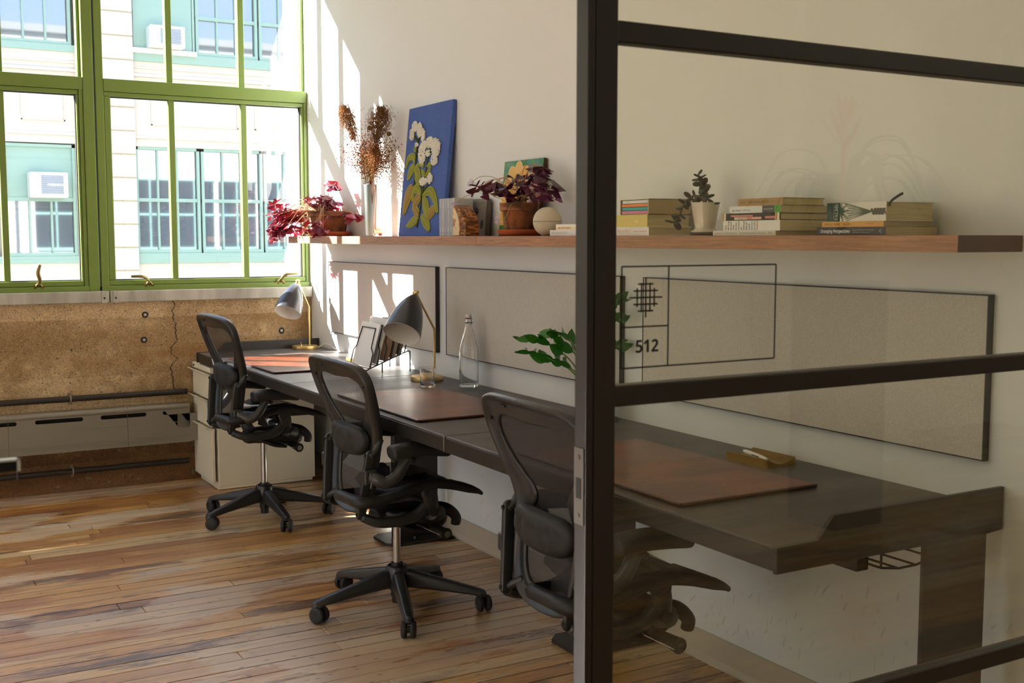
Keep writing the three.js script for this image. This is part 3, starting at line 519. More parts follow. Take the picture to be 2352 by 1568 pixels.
  {
    const pos = [], uv = [], idx = [], nx = 30, nz = 16; const hw = (x) => { let b = 0; for (let i = 0; i < si.length - 1; i++) { const a = si[i], c = si[i + 1]; if ((a.x - x) * (c.x - x) <= 0 && a.x !== c.x) b = Math.max(b, lerp(a.y, c.y, (x - a.x) / (c.x - a.x))); } return b; };
    for (let j = 0; j <= nx; j++) { const x = lerp(-0.1135, 0.2215, j / nx), w = hw(x) + 0.003; for (let i = 0; i <= nz; i++) { const z = lerp(-w, w, i / nz); pos.push(x, YS(x, z) + 0.002, z); uv.push(z / 0.0215, x / 0.0215); } }
    for (let j = 0; j < nx; j++) for (let i = 0; i < nz; i++) { const a = j * (nz + 1) + i; idx.push(a, a + nz + 1, a + 1, a + 1, a + nz + 1, a + nz + 2); }
    const g = new THREE.BufferGeometry(); g.setAttribute('position', new THREE.Float32BufferAttribute(pos, 3)); g.setAttribute('uv', new THREE.Float32BufferAttribute(uv, 2)); g.setIndex(idx); g.computeVertexNormals(); G.seatMesh = g;
  }
  G.flexStrip = join([-1, 1].map((s) => sweep([V(0.06, 0.470, s * 0.17), V(0.13, 0.476, s * 0.12), V(0.2, 0.462, s * 0.11), V(0.235, 0.445, s * 0.12)], 0.003, 6)));
  // yoke, pivots, tilt housing
  G.yoke = join([...[-1, 1].map((s) => sweep([V(-0.208, 0.408, s * 0.17), V(-0.16, 0.388, s * 0.19), V(-0.08, 0.384, s * 0.198), V(-0.01, 0.398, s * 0.198), V(0.035, 0.43, s * 0.198)], (t) => [lerp(0.017, 0.024, t), 0.015], 12, 22, V(0, 1, 0))), sweep([V(-0.03, 0.392, -0.19), V(-0.04, 0.372, -0.1), V(-0.04, 0.366, 0), V(-0.04, 0.372, 0.1), V(-0.03, 0.392, 0.19)], [0.02, 0.03], 12, 18)]);
  G.pivot = (s) => join([sweep([V(0.032, 0.49, s * 0.205), V(0.042, 0.45, s * 0.208), V(0.047, 0.405, s * 0.2)], (t) => [lerp(0.032, 0.026, t), 0.012], 14, 10, V(1, 0, 0)), disc(V(0.034, 0.484, s * 0.216), V(0, 0, s), 0.024, 0.012, 20), disc(V(0.034, 0.484, s * 0.224), V(0, 0, s), 0.008, 0.006, 6), new THREE.TorusGeometry(0.024, 0.004, 8, 20).translate(0.034, 0.484, s * 0.218)]);
  G.tilt = join([
    sweep([V(-0.095, 0.352, 0), V(-0.088, 0.352, 0), V(-0.03, 0.356, 0), V(0.04, 0.350, 0), V(0.10, 0.344, 0), V(0.16, 0.340, 0), V(0.185, 0.338, 0)], (t) => { const a = [[0, 0.012, 0.02], [0.06, 0.028, 0.05], [0.3, 0.036, 0.06], [0.6, 0.048, 0.075], [0.8, 0.046, 0.085], [0.95, 0.03, 0.07], [1, 0.01, 0.04]]; let i = 0; while (i < a.length - 2 && t > a[i + 1][0]) i++; const k = clamp((t - a[i][0]) / (a[i + 1][0] - a[i][0])); return [lerp(a[i][1], a[i + 1][1], k), lerp(a[i][2], a[i + 1][2], k)]; }, 16, 30, V(0, 1, 0), 3),
    sweep([V(0.05, 0.40, -0.19), V(0.09, 0.385, -0.16), V(0.115, 0.372, -0.1), V(0.12, 0.37, 0), V(0.115, 0.372, 0.1), V(0.09, 0.385, 0.16), V(0.05, 0.40, 0.19)], 0.030, 14, 30),
    sweep([V(0.10, 0.40, 0.12), V(0.15, 0.385, 0.125), V(0.185, 0.35, 0.125), V(0.185, 0.325, 0.12)], (t) => [0.022 - 0.004 * t, 0.022 - 0.004 * t], 12, 14),
    sweep([V(0.10, 0.40, -0.12), V(0.15, 0.385, -0.125), V(0.185, 0.35, -0.125), V(0.185, 0.325, -0.12)], (t) => [0.022 - 0.004 * t, 0.022 - 0.004 * t], 12, 14),
    sweep([V(-0.04, 0.345, 0.06), V(0.03, 0.312, 0.075), V(0.09, 0.302, 0.08)], [0.010, 0.014], 10, 10),
    disc(V(0.047, 0.405, 0.215), V(0, 0, 1), 0.016, 0.012, 18), disc(V(0.047, 0.405, -0.215), V(0, 0, 1), 0.016, 0.012, 18)]);
  G.collar = join([bx(-0.075, -0.005, 0.318, 0.352, -0.036, 0.036, 0.01)]).translate(0.03, 0, 0);
  G.knob = (s) => sweep([V(0.115, 0.308, s * 0.06), V(0.118, 0.307, s * 0.12), V(0.12, 0.306, s * 0.17), V(0.12, 0.306, s * 0.178)], (t) => [lerp(0.014, 0.022, Math.min(1, t * 1.3)), lerp(0.014, 0.022, Math.min(1, t * 1.3))], 14, 12);
  G.knobEnd = (s) => disc(V(0.12, 0.306, s * 0.181), V(0, 0, s), 0.012, 0.006, 16);
  G.lever = rod(V(0.05, 0.328, 0.07), V(0.075, 0.318, 0.215), 0.0035, 8);
  // logo panel on the back of the top rail
  G.logo = bx(-0.004, 0.004, -0.004, 0.004, -0.014, 0.014, 0.0035).translate(XB(0.925, -0.11) - 0.010, 0.925, -0.11);
  G.rivets = [-1, 1].flatMap((s) => [[0.875, 0.232], [0.76, 0.222], [0.428, 0.09]].map(([y, z]) => disc(V(XB(y, z) - 0.012, y, s * z), V(-1, 0, 0.2 * s), 0.0048, 0.006, 10)));
  // five-star base
  const leg = []; for (const [d, w, t, b] of [[0.02, 0.03, 0.152, 0.082], [0.06, 0.028, 0.146, 0.080], [0.14, 0.0255, 0.126, 0.074], [0.22, 0.0235, 0.106, 0.066], [0.29, 0.0215, 0.088, 0.058], [0.325, 0.020, 0.078, 0.050], [0.334, 0.016, 0.073, 0.048], [0.337, 0.008, 0.066, 0.050]]) { const r = [], m = (t + b) / 2, h = (t - b) / 2; for (let k = 0; k < 16; k++) { const a = k / 16 * Math.PI * 2, c = Math.cos(a), s = Math.sin(a); r.push(V(d, m + Math.sign(s) * Math.abs(s) ** 0.62 * h, -Math.sign(c) * Math.abs(c) ** 0.62 * w * (s > 0 ? 0.8 : 1))); } leg.push(r); }
  G.leg = loft(leg);
  const wheel = (s) => { const g = lathe([[0, 0.0115], [0.018, 0.0115], [0.026, 0.0095], [0.0295, 0.006], [0.0302, 0], [0.0295, -0.006], [0.027, -0.0085], [0.012, -0.0085], [0, -0.0085]].reverse(), 28); return g.rotateX(Math.PI / 2 * s).translate(0, 0, s * 0.0155); };
  G.caster = join([wheel(1), wheel(-1), disc(V(0, 0, 0), V(0, 0, 1), 0.012, 0.02), cyl(0.009, 0.009, 0.028, 12).translate(0.014, 0.014, 0), sweep([V(-0.016, 0.029, 0), V(0.0, 0.0325, 0), V(0.016, 0.029, 0), V(0.027, 0.016, 0)], [0.004, 0.013], 10, 12)]);
  G.hub = lathe([[0.001, 0.075], [0.034, 0.075], [0.047, 0.09], [0.046, 0.13], [0.041, 0.155], [0.038, 0.163], [0.031, 0.166], [0.029, 0.158]], 28);
  G.sleeve = join([cyl(0.024, 0.024, 0.045, 20).translate(0, 0.048, 0), cyl(0.0195, 0.0195, 0.03, 20).translate(0, 0.022, 0)]);
  G.ring = cyl(0.024, 0.022, 0.016, 24).translate(0, 0.158, 0);
  return G;
}
const CG = chairParts();
function taskChair(label, [x, z], turn, lift, baseTurn, casterTurns, padDrop = 0) {
  const t = thing('task_chair', label, 'chair', [x, 0, z], turn, 'mesh task chairs along the desks');
  const up = (g) => (lift ? flat(g.clone()).translate(0, lift, 0) : g);
  const P = (n, g, m = M.chair, p = t) => obj(n, up(g), m, p);
  P('back_mesh', CG.backMesh, M.mesh); const bf = P('back_frame', CG.backFrame); P('logo_plate', CG.logo, M.chairDark, bf); CG.rivets.forEach((r) => P('rivet', r, M.chairDark, bf));
  P('lumbar_pad', flat(CG.lumbar.clone()).translate(-padDrop * 0.05, -padDrop, 0), M.chairRubber); P('seat_mesh', CG.seatMesh, M.mesh); const sf = P('seat_frame', CG.seatFrame, M.chairDark); P('flex_strip', CG.flexStrip, M.chairDark, sf);
  for (const s of [-1, 1]) {
    const u = P('upright_bar', join([CG.upright(s), CG.link(s)])); CG.bolts(s).forEach((g) => P('bolt', g, M.bolt, u));
    const a = obj('arm_support', CG.armSupport(s), M.chair, t); obj('arm_collar', CG.armCollar(s), M.chairDark, a); obj('arm_lever', CG.armLever(s), M.bolt, a);
    obj('arm_pad', CG.armPad(s), M.chairRubber, t); P('pivot', CG.pivot(s), M.chair); const k = P('adjuster_knob', CG.knob(s), M.chairDark); P('knob_end', CG.knobEnd(s), M.chrome, k);
  }
  P('yoke', CG.yoke); P('tilt_housing', CG.tilt, M.chairDark); P('collar_block', CG.collar, M.chairDark); P('height_lever', CG.lever, M.chrome);
  obj('gas_column', rod(V(0, 0.15, 0), V(0, 0.33 + lift, 0), 0.0145, 20), M.chrome, t);
  const hub = obj('base_hub', CG.hub, M.chair, t); obj('sleeve', CG.sleeve, M.chairDark, hub); obj('ring', CG.ring, M.chairDark, hub);
  for (let k = 0; k < 5; k++) {
    const a = baseTurn + k * 72, g = obj('base_leg', CG.leg, M.chair, t); g.rotation.y = THREE.MathUtils.degToRad(a);
    const c = obj('caster', CG.caster, M.chairRubber, g); c.position.set(0.322, 0.0303, 0); const ca = THREE.MathUtils.degToRad(casterTurns[k] - a); c.rotation.y = ca; c.position.x -= Math.cos(ca) * 0.014; c.position.z += Math.sin(ca) * 0.014;
  }
  return t;
}
taskChair('black mesh task chair in front of the beige drawer pedestal', [-0.655, 1.13], 0.02, 0.06, -18, [40, 20, 100, 150, 60]);
taskChair('black mesh task chair at the desk with the bottle and tumbler', [-0.655, 2.73], 0.0, 0, -35, [80, 30, 200, 120, 60]);
taskChair('black mesh task chair half behind the steel door jamb', [-0.66, 4.10], -0.04, 0.02, -5, [80, 30, 200, 120, 60], 0.055);

// ------------------------------------------------------------------ desks
const deskTex = tex(512, 512, (u, v) => { const n = fbm(u * 10, v * 4, 4, 10, 4, 71), f = vnoise(u * 200, v * 60, 200, 60, 72), k = 0.80 + 0.3 * n + 0.06 * (f - 0.5); return [0.335 * k, 0.315 * k, 0.30 * k]; }, true, 0.9, 0.9);
const deskRough = tex(512, 512, (u, v) => 0.30 + 0.22 * fbm(u * 9 + 3, v * 5, 4, 9, 5, 73), false, 0.9, 0.9);
M.desk = std(0xffffff, 1, 0, { map: deskTex, roughnessMap: deskRough }); M.deskEdge = std(0x35312f, 0.42, 0.25); M.deskSteel = std(0x2f2c2a, 0.38, 0.45); M.edgeRaw = std(0x8f877a, 0.35, 0.8);
const DZ = [0.182, 1.719, 3.270, 4.816], D = 0.7238, DT = 0.74, DB = 0.6877;
const LEGC = std(0x34302e, 0.42, 0.4);
for (let i = 0; i < 3; i++) {
  const z0 = DZ[i] + 0.0015, z1 = DZ[i + 1] - 0.0015, lab = ['dark steel topped desk against the window wall with raised end plate', 'dark steel topped desk carrying the bottle, between two other desks', 'dark steel topped desk with raised end plate nearest the glass partition'][i];
  const d = thing('desk', lab, 'desk', [0, 0, 0]);
  obj('top', metric(bx(-D + 0.004, -0.004, DT - 0.018, DT, z0, z1, 0.004), 'z'), M.desk, d);
  obj('front_fascia', [metric(bx(-D, -D + 0.003, DB, DT - 0.006, z0 + 0.001, z1 - 0.001, 0.0014)), bx(-D + 0.003, -D + 0.02, DB, DB + 0.003, z0, z1)], M.deskEdge, d);
  obj('apron', [bx(-0.03, -0.012, DB, DT - 0.018, z0, z1), bx(-D + 0.02, -0.03, DB + 0.004, DT - 0.018, z0 + 0.01, z0 + 0.04), bx(-D + 0.02, -0.03, DB + 0.004, DT - 0.018, z1 - 0.04, z1 - 0.01)], M.deskSteel, d);
  if (i > 0) {                                                        // post leg on a steel floor plate
    const zl = DZ[i] + 0.14, lg = obj('leg', [bx(-0.285, -0.065, 0.014, DB + 0.004, zl - 0.02, zl + 0.02, 0.004)], LEGC, d);
    const s = new THREE.Shape(); [[-0.35, -0.07], [-0.315, -0.105], [-0.03, -0.105], [-0.03, 0.105], [-0.315, 0.105], [-0.35, 0.07]].forEach(([a, b], k) => (k ? s.lineTo(a, b) : s.moveTo(a, b)));
    obj('floor_plate', new THREE.ExtrudeGeometry(s, { depth: 0.011, bevelEnabled: true, bevelSize: 0.0015, bevelThickness: 0.0015, bevelSegments: 1 }).rotateX(-Math.PI / 2).translate(0, 0.0025, zl), LEGC, lg);
    obj('levelling_foot', join([[-0.2, 0.06], [-0.2, -0.06], [-0.08, 0.06]].map(([a, b]) => cyl(0.012, 0.01, 0.012, 12).translate(a, 0.014, zl + b))), M.deskSteel, lg);
  }
  if (i !== 1) {                                                      // plate that closes the row: low at the front, stepped up behind
    const zt = i === 0 ? DZ[0] - 0.0115 : DZ[3] - 0.0005;
    const s = new THREE.Shape(); const p = [[-D - 0.004, DB - 0.001], [-D - 0.004, DT + 0.002], [-0.612, DT + 0.002], [-0.566, 0.791], [-0.008, 0.791], [-0.008, 0.69], [-0.066, 0.686], [-0.066, 0.002], [-0.277, 0.002], [-0.277, DB - 0.001]];
    p.forEach(([a, b], k) => (k ? s.lineTo(a, b) : s.moveTo(a, b)));
    obj('end_plate', metric(new THREE.ExtrudeGeometry(s, { depth: 0.010, bevelEnabled: true, bevelSize: 0.0012, bevelThickness: 0.0012, bevelSegments: 1 }).translate(0, 0, zt)), M.deskEdge, d);
  }
  if (i === 1) obj('joint_strip', bx(-D - 0.001, -D + 0.004, DB, DT - 0.002, z1 - 0.006, z1 + 0.0015, 0.001), M.edgeRaw, d);
}
// leather desk pads
const leatherTex = tex(512, 512, (u, v) => { const n = fbm(u * 6, v * 6, 5, 6, 6, 81), f = fbm(u * 120, v * 120, 2, 120, 120, 82), k = 0.50 + 0.80 * n + 0.10 * (f - 0.5); return [0.49 * k, 0.25 * k, 0.135 * k]; }, true, 1.6, 1.6);
const leatherBump = tex(512, 512, (u, v) => 0.6 * fbm(u * 90, v * 90, 2, 90, 90, 83) + 0.4 * fbm(u * 7, v * 7, 3, 7, 7, 84), false, 1.6, 1.6);
M.leather = phys(0xffffff, 0.34, { map: leatherTex, bumpMap: leatherBump, bumpScale: 0.0006, clearcoat: 0.3, clearcoatRoughness: 0.25 }); M.leatherEdge = phys(0x4a2114, 0.3, { clearcoat: 0.4, clearcoatRoughness: 0.2 });
for (const [z0, z1, x0, x1, lab] of [[0.60, 1.36, -0.668, -0.235, 'brown leather desk pad in the sun beside a brass lamp'], [2.215, 2.985, -0.682, -0.235, 'brown leather desk pad beside the tumbler and bottle'], [3.66, 4.436, -0.672, -0.228, 'brown leather desk pad beside the brass pen tray']]) {
  const p = thing('desk_pad', lab, 'desk pad', [0, DT, 0]);
  obj('board', metric(bx(x0, x1, 0.0005, 0.007, z0, z1, 0.002)), M.leatherEdge, p);
  obj('leather_top', metric(bx(x0 + 0.004, x1 - 0.004, 0.0065, 0.0095, z0 + 0.004, z1 - 0.004, 0.0014)), M.leather, p);
  obj('rolled_edge', [rod(V(x0, 0.006, z0 + 0.002), V(x0, 0.006, z1 - 0.002), 0.0045, 8), rod(V(x0 + 0.002, 0.006, z1), V(x1 - 0.002, 0.006, z1), 0.0045, 8)], M.leatherEdge, p);
}
// drawer pedestal
{
  const m = std(0xe8dfc8, 0.5), F = -0.722, z0 = 0.052, z1 = 0.43, c = thing('drawer_pedestal', 'beige metal drawer pedestal with three drawers under the desk', 'cabinet', [0, 0, 0]);
  obj('body', [bx(F + 0.034, -0.135, 0.02, 0.678, z0 + 0.004, z1, 0.004)], m, c); obj('kick', bx(F + 0.030, -0.15, 0.004, 0.05, z0 + 0.012, z1 - 0.002, 0.002), m, c);
  
  obj('lock_rail', bx(F, F + 0.02, 0.648, 0.679, z0, z1 - 0.006, 0.003), m, c); obj('lock', disc(V(F - 0.001, 0.664, z0 + 0.035), V(-1, 0, 0), 0.007, 0.005), M.bead, c);
  for (const [a, b] of [[0.502, 0.644], [0.352, 0.496], [0.045, 0.346]]) {
    const d = obj('drawer', bx(F, F + 0.018, a, b - 0.004, z0, z1 - 0.006, 0.003), m, c);
    const s = new THREE.Shape(); [[0, 0], [-0.010, 0.002], [-0.024, 0.010], [-0.034, 0.012], [-0.034, 0.007], [-0.024, 0.004], [-0.012, -0.008], [0, -0.012]].forEach(([q, w], k) => (k ? s.lineTo(q, w) : s.moveTo(q, w)));
    obj('pull', new THREE.ExtrudeGeometry(s, { depth: z1 - z0 - 0.004, bevelEnabled: false }).translate(F + 0.004, b - 0.004, z0), m, d);
  }
}
// wire cable tray and power rail under the near desk, white cord by the wall
{
  const t = thing('cable_tray', 'black wire cable tray hung under the near desk', 'cable tray', [0, 0, 0]), W = [];
  for (const [x, y] of [[-0.30, 0.655], [-0.30, 0.61], [-0.24, 0.60], [-0.18, 0.60], [-0.12, 0.61], [-0.12, 0.655]]) W.push(rod(V(x, y, 4.05), V(x, y, 4.72), 0.003, 6));
  obj('long_wires', W, M.deskSteel, t); for (let z = 4.06; z < 4.73; z += 0.132) obj('cross_wire', polyWire([V(-0.30, 0.684, z), V(-0.30, 0.61, z), V(-0.24, 0.60, z), V(-0.18, 0.60, z), V(-0.12, 0.61, z), V(-0.12, 0.684, z)], 0.003), M.deskSteel, t);
  const p = thing('power_rail', 'black power rail with socket under the near desk', 'power strip', [-0.36, 0.642, 4.45]);
  obj('housing', bx(-0.02, 0.02, -0.031, 0.012, -0.27, 0.27, 0.004), M.deskSteel, p); obj('socket', bx(-0.023, -0.0195, -0.026, 0.004, 0.10, 0.15, 0.001), M.bead, p); obj('bracket', [bx(-0.012, 0.012, 0.012, 0.046, -0.2, -0.17), bx(-0.012, 0.012, 0.012, 0.046, 0.17, 0.2)], M.deskSteel, p);
  const c = obj('white_cord', sweep([V(-0.06, 0.66, 0.62), V(-0.075, 0.45, 0.66), V(-0.07, 0.2, 0.7), V(-0.10, 0.06, 0.74), V(-0.14, 0.004, 0.82), V(-0.2, 0.004, 0.9), V(-0.16, 0.004, 1.02)], 0.0035, 8, 40), std(0xe0d6b8, 0.5)); tag(c, 'pale cord hanging under the desk to the floor', 'cord');
}
// fabric pin boards
{
  const fab = tex(256, 256, (u, v) => { const n = vnoise(u * 128, v * 128, 128, 128, 91) * 0.5 + vnoise(u * 64, v * 64, 64, 64, 92) * 0.5; const k = 0.88 + 0.2 * n; return [0.83 * k, 0.81 * k, 0.77 * k]; }, true, 8, 8);
  const fm = std(0xffffff, 0.95, 0, { map: fab }), fr = std(0x3a3636, 0.5, 0.3);
  for (const [z0, z1, lab] of [[0.394, 1.779, 'grey fabric pin board with sun patches by the window'], [1.885, 3.262, 'grey fabric pin board behind the swing top bottle'], [3.395, 4.775, 'grey fabric pin board behind the room number']]) {
    const b = thing('pin_board', lab, 'pin board', [0, 0, 0]), y0 = 0.846, y1 = 1.249, X = -0.022;
    obj('fabric_panel', metric(bx(X + 0.002, -0.002, y0 + 0.003, y1 - 0.003, z0 + 0.003, z1 - 0.003)), fm, b);
    obj('frame', [bx(X, -0.001, y1 - 0.003, y1, z0, z1), bx(X, -0.001, y0, y0 + 0.003, z0, z1), bx(X, -0.001, y0, y1, z0, z0 + 0.003), bx(X, -0.001, y0, y1, z1 - 0.003, z1)], fr, b);
  }
}
// long shelf in two lengths
{
  const wood = tex(1024, 256, (u, v) => { const w = fbm(u * 6, v * 10, 4, 6, 10, 95), g = fbm(u * 14, v * 90 + w * 6, 3, 14, 1e6, 96), f = vnoise(u * 90, v * 240, 90, 240, 97), k = 0.78 + 0.34 * g + 0.10 * (f - 0.5); return [0.70 * k, 0.50 * k, 0.36 * k]; }, true, 0.8, 3.2);
  M.shelf = std(0xffffff, 0.45, 0, { map: wood });
  const enw = std(0x5a2f17, 0.4);
  for (const [z0, z1, lab, end] of [[0.30, 2.5595, 'wooden wall shelf length beside the window', 0], [2.562, 4.844, 'wooden wall shelf length ending above the near desk', 1]]) {
    const s = thing('wall_shelf', lab, 'shelf', [0, 0, 0]); obj('board', metric(bx(-0.2254, -0.001, 1.352, 1.3905, z0, z1, 0.001), 'z'), M.shelf, s);
    if (end) obj('end_grain', bx(-0.2252, -0.0012, 1.3522, 1.3903, z1 - 0.0006, z1 + 0.0006), enw, s);
  }
}

// ------------------------------------------------------------------ things on the desks
M.brass = std(0xdcbb7a, 0.33, 0.95); M.lampShade = phys(0x3c4148, 0.32, { clearcoat: 0.4, clearcoatRoughness: 0.2, side: THREE.DoubleSide }); M.lampInner = std(0xefe9df, 0.7, 0, { side: THREE.DoubleSide });
function deskLamp(label, bc, stem, elbow, K, R, rimR) {
  const t = thing('desk_lamp', label, 'lamp', [bc[0], DT, bc[1]]), L = (p) => V(p[0] - bc[0], p[1] - DT, p[2] - bc[1]);
  const base = obj('base', lathe([[0, 0], [0.072, 0], [0.074, 0.002], [0.074, 0.019], [0.072, 0.021], [0, 0.021]], 40), M.brass, t);
  obj('toggle', [cyl(0.005, 0.004, 0.008, 10).translate(-0.03, 0.021, 0.02), rod(V(-0.03, 0.029, 0.02), V(-0.032, 0.043, 0.02), 0.002, 6)], M.brass, base);
  obj('stem', [rod(L([stem[0], DT + 0.02, stem[1]]), L(elbow), 0.0052, 12), new THREE.SphereGeometry(0.0052, 10, 8).translate(...L(elbow).toArray()), rod(L(elbow), L(K), 0.0052, 12)], M.brass, t);
  obj('knuckle', [new THREE.SphereGeometry(0.0105, 14, 10).translate(...L(K).toArray()), disc(L(K), V(0.3, 0.2, 1), 0.007, 0.03)], M.brass, t);
  const k = L(K), r = L(R), ax = r.clone().sub(k).normalize(), len = k.distanceTo(r) - 0.012;
  const pf = [[0.006, 0], [0.010, 0.004], [0.020, 0.014], [0.034, 0.034], [0.049, 0.062], [0.061, 0.094], [0.070, 0.13], [0.0755, 0.165], [0.078, 0.19]].map(([a, b]) => [a * rimR / 0.078, b * len / 0.19]);
  const q = new THREE.Quaternion().setFromUnitVectors(V(0, 1, 0), ax), o = k.clone().addScaledVector(ax, 0.012), place = (g) => g.applyQuaternion(q).translate(o.x, o.y, o.z);
  const sh = obj('shade', place(lathe(pf, 48)), M.lampShade, t); obj('shade_lining', place(lathe(pf.map(([a, b]) => [Math.max(0.002, a - 0.0016), b + 0.0012]).slice(1), 48)), M.lampInner, sh);
  obj('bulb', place(lathe([[0, 0.03], [0.013, 0.035], [0.013, 0.07], [0.022, 0.085], [0.027, 0.105], [0.022, 0.128], [0, 0.135]], 20)), std(0xf7f3ea, 0.4), sh);
  obj('neck', place(lathe([[0.006, -0.010], [0.008, -0.006], [0.006, -0.002], [0.0085, 0.002], [0.0095, 0.006], [0.005, 0.008]], 18)), M.brass, t);
  return t;
}
deskLamp('dark dome desk lamp on brass stem by the window sill', [-0.125, 0.268], [-0.104, 0.285], [-0.104, 0.983, 0.285], [-0.168, 1.136, 0.285], [-0.258, 0.962, 0.36], 0.079);
deskLamp('dark dome desk lamp on brass stem behind the tumbler', [-0.141, 1.93], [-0.116, 1.955], [-0.116, 0.975, 1.955], [-0.206, 1.140, 1.955], [-0.318, 0.968, 2.05], 0.083);
tag(obj('lamp_cord', sweep([V(-0.055, 0.747, 0.29), V(-0.03, 0.765, 0.31), V(-0.012, 0.768, 0.36), V(-0.004, 0.745, 0.44)], 0.003, 8, 20), std(0xe9e2d4, 0.5)), 'white lamp cord curving from brass base to the wall', 'cord');
// wire file rack with papers; leaves face the room, the tiers climb towards the wall
{
  const t = thing('file_rack', 'black wire file rack holding papers below the sunlit board', 'file rack', [-0.2, DT, 1.5]); const w = 0.0028, cx = 0.2;
  const tiers = [];
  for (let k = 0; k < 6; k++) { const x = -0.085 + k * 0.036, y = 0.028 + k * 0.0135; tiers.push([x, y]); const lean = 0.05; obj('divider', polyWire([V(x, y, -0.135), V(x + lean * 0.35, y + 0.07, -0.135), V(x + lean * 0.45, y + 0.095, -0.105), V(x + lean, y + 0.185, -0.095), V(x + lean, y + 0.185, 0.065), V(x + lean * 0.45, y + 0.095, 0.075), V(x + lean * 0.35, y + 0.07, 0.105), V(x, y, 0.105)], w), M.deskSteel, t); }
  for (const z of [-0.135, 0.105]) obj('base_rail', polyWire([V(-0.125, 0.003, z), V(-0.09, 0.026, z), V(0.115, 0.103, z), V(0.125, 0.1, z), V(0.125, 0.003, z)], w), M.deskSteel, t);
  obj('base_rail', polyWire([V(-0.02, 0.003, 0.105), V(-0.02, 0.052, 0.105)], w), M.deskSteel, t);
  for (const [x, y] of tiers) obj('cross_wire', rod(V(x, y, -0.135), V(x, y, 0.105), w * 0.8, 6), M.deskSteel, t);
  const sheet = (k, h, z0, z1, th, mat, label, cat) => { const [x, y] = tiers[k]; const s = obj('paper_sheet', (() => { const g = new THREE.BoxGeometry(th, h, z1 - z0, 1, 6, 1); g.translate(0, h / 2, (z0 + z1) / 2); const p = g.attributes.position; for (let i = 0; i < p.count; i++) { const q = p.getY(i); p.setX(i, p.getX(i) + q * 0.24 + 0.6 * q * q * (k > 2 ? 0.6 : 0.2)); } g.computeVertexNormals(); return g.translate(-0.2 + x + 0.007 + th / 2, DT + y + 0.004, 1.5); })(), mat); tag(s, label, cat); return s; };
  const pw = std(0xf4f3ef, 0.8), br = std(0xa98870, 0.8), gr = std(0x8d8a84, 0.8);
  sheet(0, 0.205, -0.128, 0.10, 0.003, pw, 'white paper sheet in the front slot of the wire rack', 'paper');
  sheet(1, 0.215, -0.11, 0.10, 0.004, std(0xe9e8e4, 0.8), 'white paper folder in the second slot of the wire rack', 'paper');
  sheet(2, 0.14, -0.03, 0.10, 0.02, br, 'brown booklet in the third slot of the wire rack', 'booklet');
  sheet(3, 0.125, -0.02, 0.10, 0.018, std(0xb7a491, 0.8), 'tan booklet in the fourth slot of the wire rack', 'booklet');
  sheet(4, 0.12, -0.06, 0.095, 0.016, gr, 'grey booklet in the last filled slot of the wire rack', 'booklet');
}
tag(obj('brass_block', bx(-0.172, -0.128, DT + 0.0005, DT + 0.024, 1.02, 1.085, 0.003), M.brass), 'small brass block lying in the sun beside the wire rack', 'brass block');
tag(obj('leather_tab', bx(-0.285, -0.235, DT + 0.0005, DT + 0.004, 1.37, 1.45, 0.0015), M.leather), 'small brown leather tab on the desk near the wire rack', 'leather tab');
// tumbler on a coaster, swing-top bottle
M.clear = phys(0xffffff, 0.0, { transmission: 1, thickness: 0.01, ior: 1.45 });
{
  const t = thing('tumbler', 'clear glass tumbler standing on a dark coaster', 'glass', [-0.262, DT + 0.005, 2.19]);
  obj('glass_body', lathe([[0, 0.001], [0.028, 0.001], [0.031, 0.004], [0.0335, 0.03], [0.0365, 0.084], [0.0372, 0.0855], [0.0355, 0.0855], [0.0325, 0.03], [0.0295, 0.013], [0.02, 0.011], [0, 0.0105]], 40), M.clear, t);
  tag(obj('coaster', new THREE.CylinderGeometry(0.047, 0.047, 0.0045, 36).translate(-0.262, DT + 0.0026, 2.19), std(0x4a3a2c, 0.5)), 'round dark coaster under the tumbler', 'coaster');
  const b = thing('swing_top_bottle', 'tall clear glass bottle with white swing top', 'bottle', [-0.093, DT + 0.0005, 2.245]);
  const outer = [[0, 0.004], [0.030, 0.001], [0.0385, 0.004], [0.0415, 0.012], [0.0415, 0.15], [0.0395, 0.172], [0.032, 0.203], [0.0225, 0.235], [0.0165, 0.262], [0.0145, 0.283], [0.0165, 0.286], [0.0165, 0.294], [0.0145, 0.298]], innr = [[0.0105, 0.298], [0.0105, 0.265], [0.0195, 0.232], [0.029, 0.2], [0.0365, 0.17], [0.0385, 0.15], [0.0385, 0.016], [0.02, 0.013], [0, 0.017]];
  obj('glass_body', lathe([...outer, ...innr], 44), M.clear, b);
  obj('stopper', lathe([[0, 0.297], [0.0115, 0.297], [0.0135, 0.303], [0.0135, 0.313], [0.012, 0.316], [0, 0.316]], 24), std(0xe8e4dc, 0.4), b); obj('rubber_ring', lathe([[0.006, 0.2955], [0.013, 0.2955], [0.0145, 0.298], [0.013, 0.301], [0.006, 0.301]], 20), std(0x8e2b1c, 0.6), b);
  obj('wire_bail', [polyWire([V(0, 0.31, 0.0155), V(0.003, 0.295, 0.0185), V(0.004, 0.278, 0.0185), V(-0.006, 0.27, 0.018)], 0.0013), polyWire([V(0, 0.31, -0.0155), V(0.003, 0.295, -0.0185), V(0.004, 0.278, -0.0185), V(-0.006, 0.27, -0.018)], 0.0013), polyWire([V(0, 0.31, -0.0155), V(0, 0.31, 0.0155)], 0.0013), new THREE.TorusGeometry(0.0175, 0.0013, 6, 24).rotateX(Math.PI / 2).translate(0, 0.28, 0)], M.bolt, b);
}
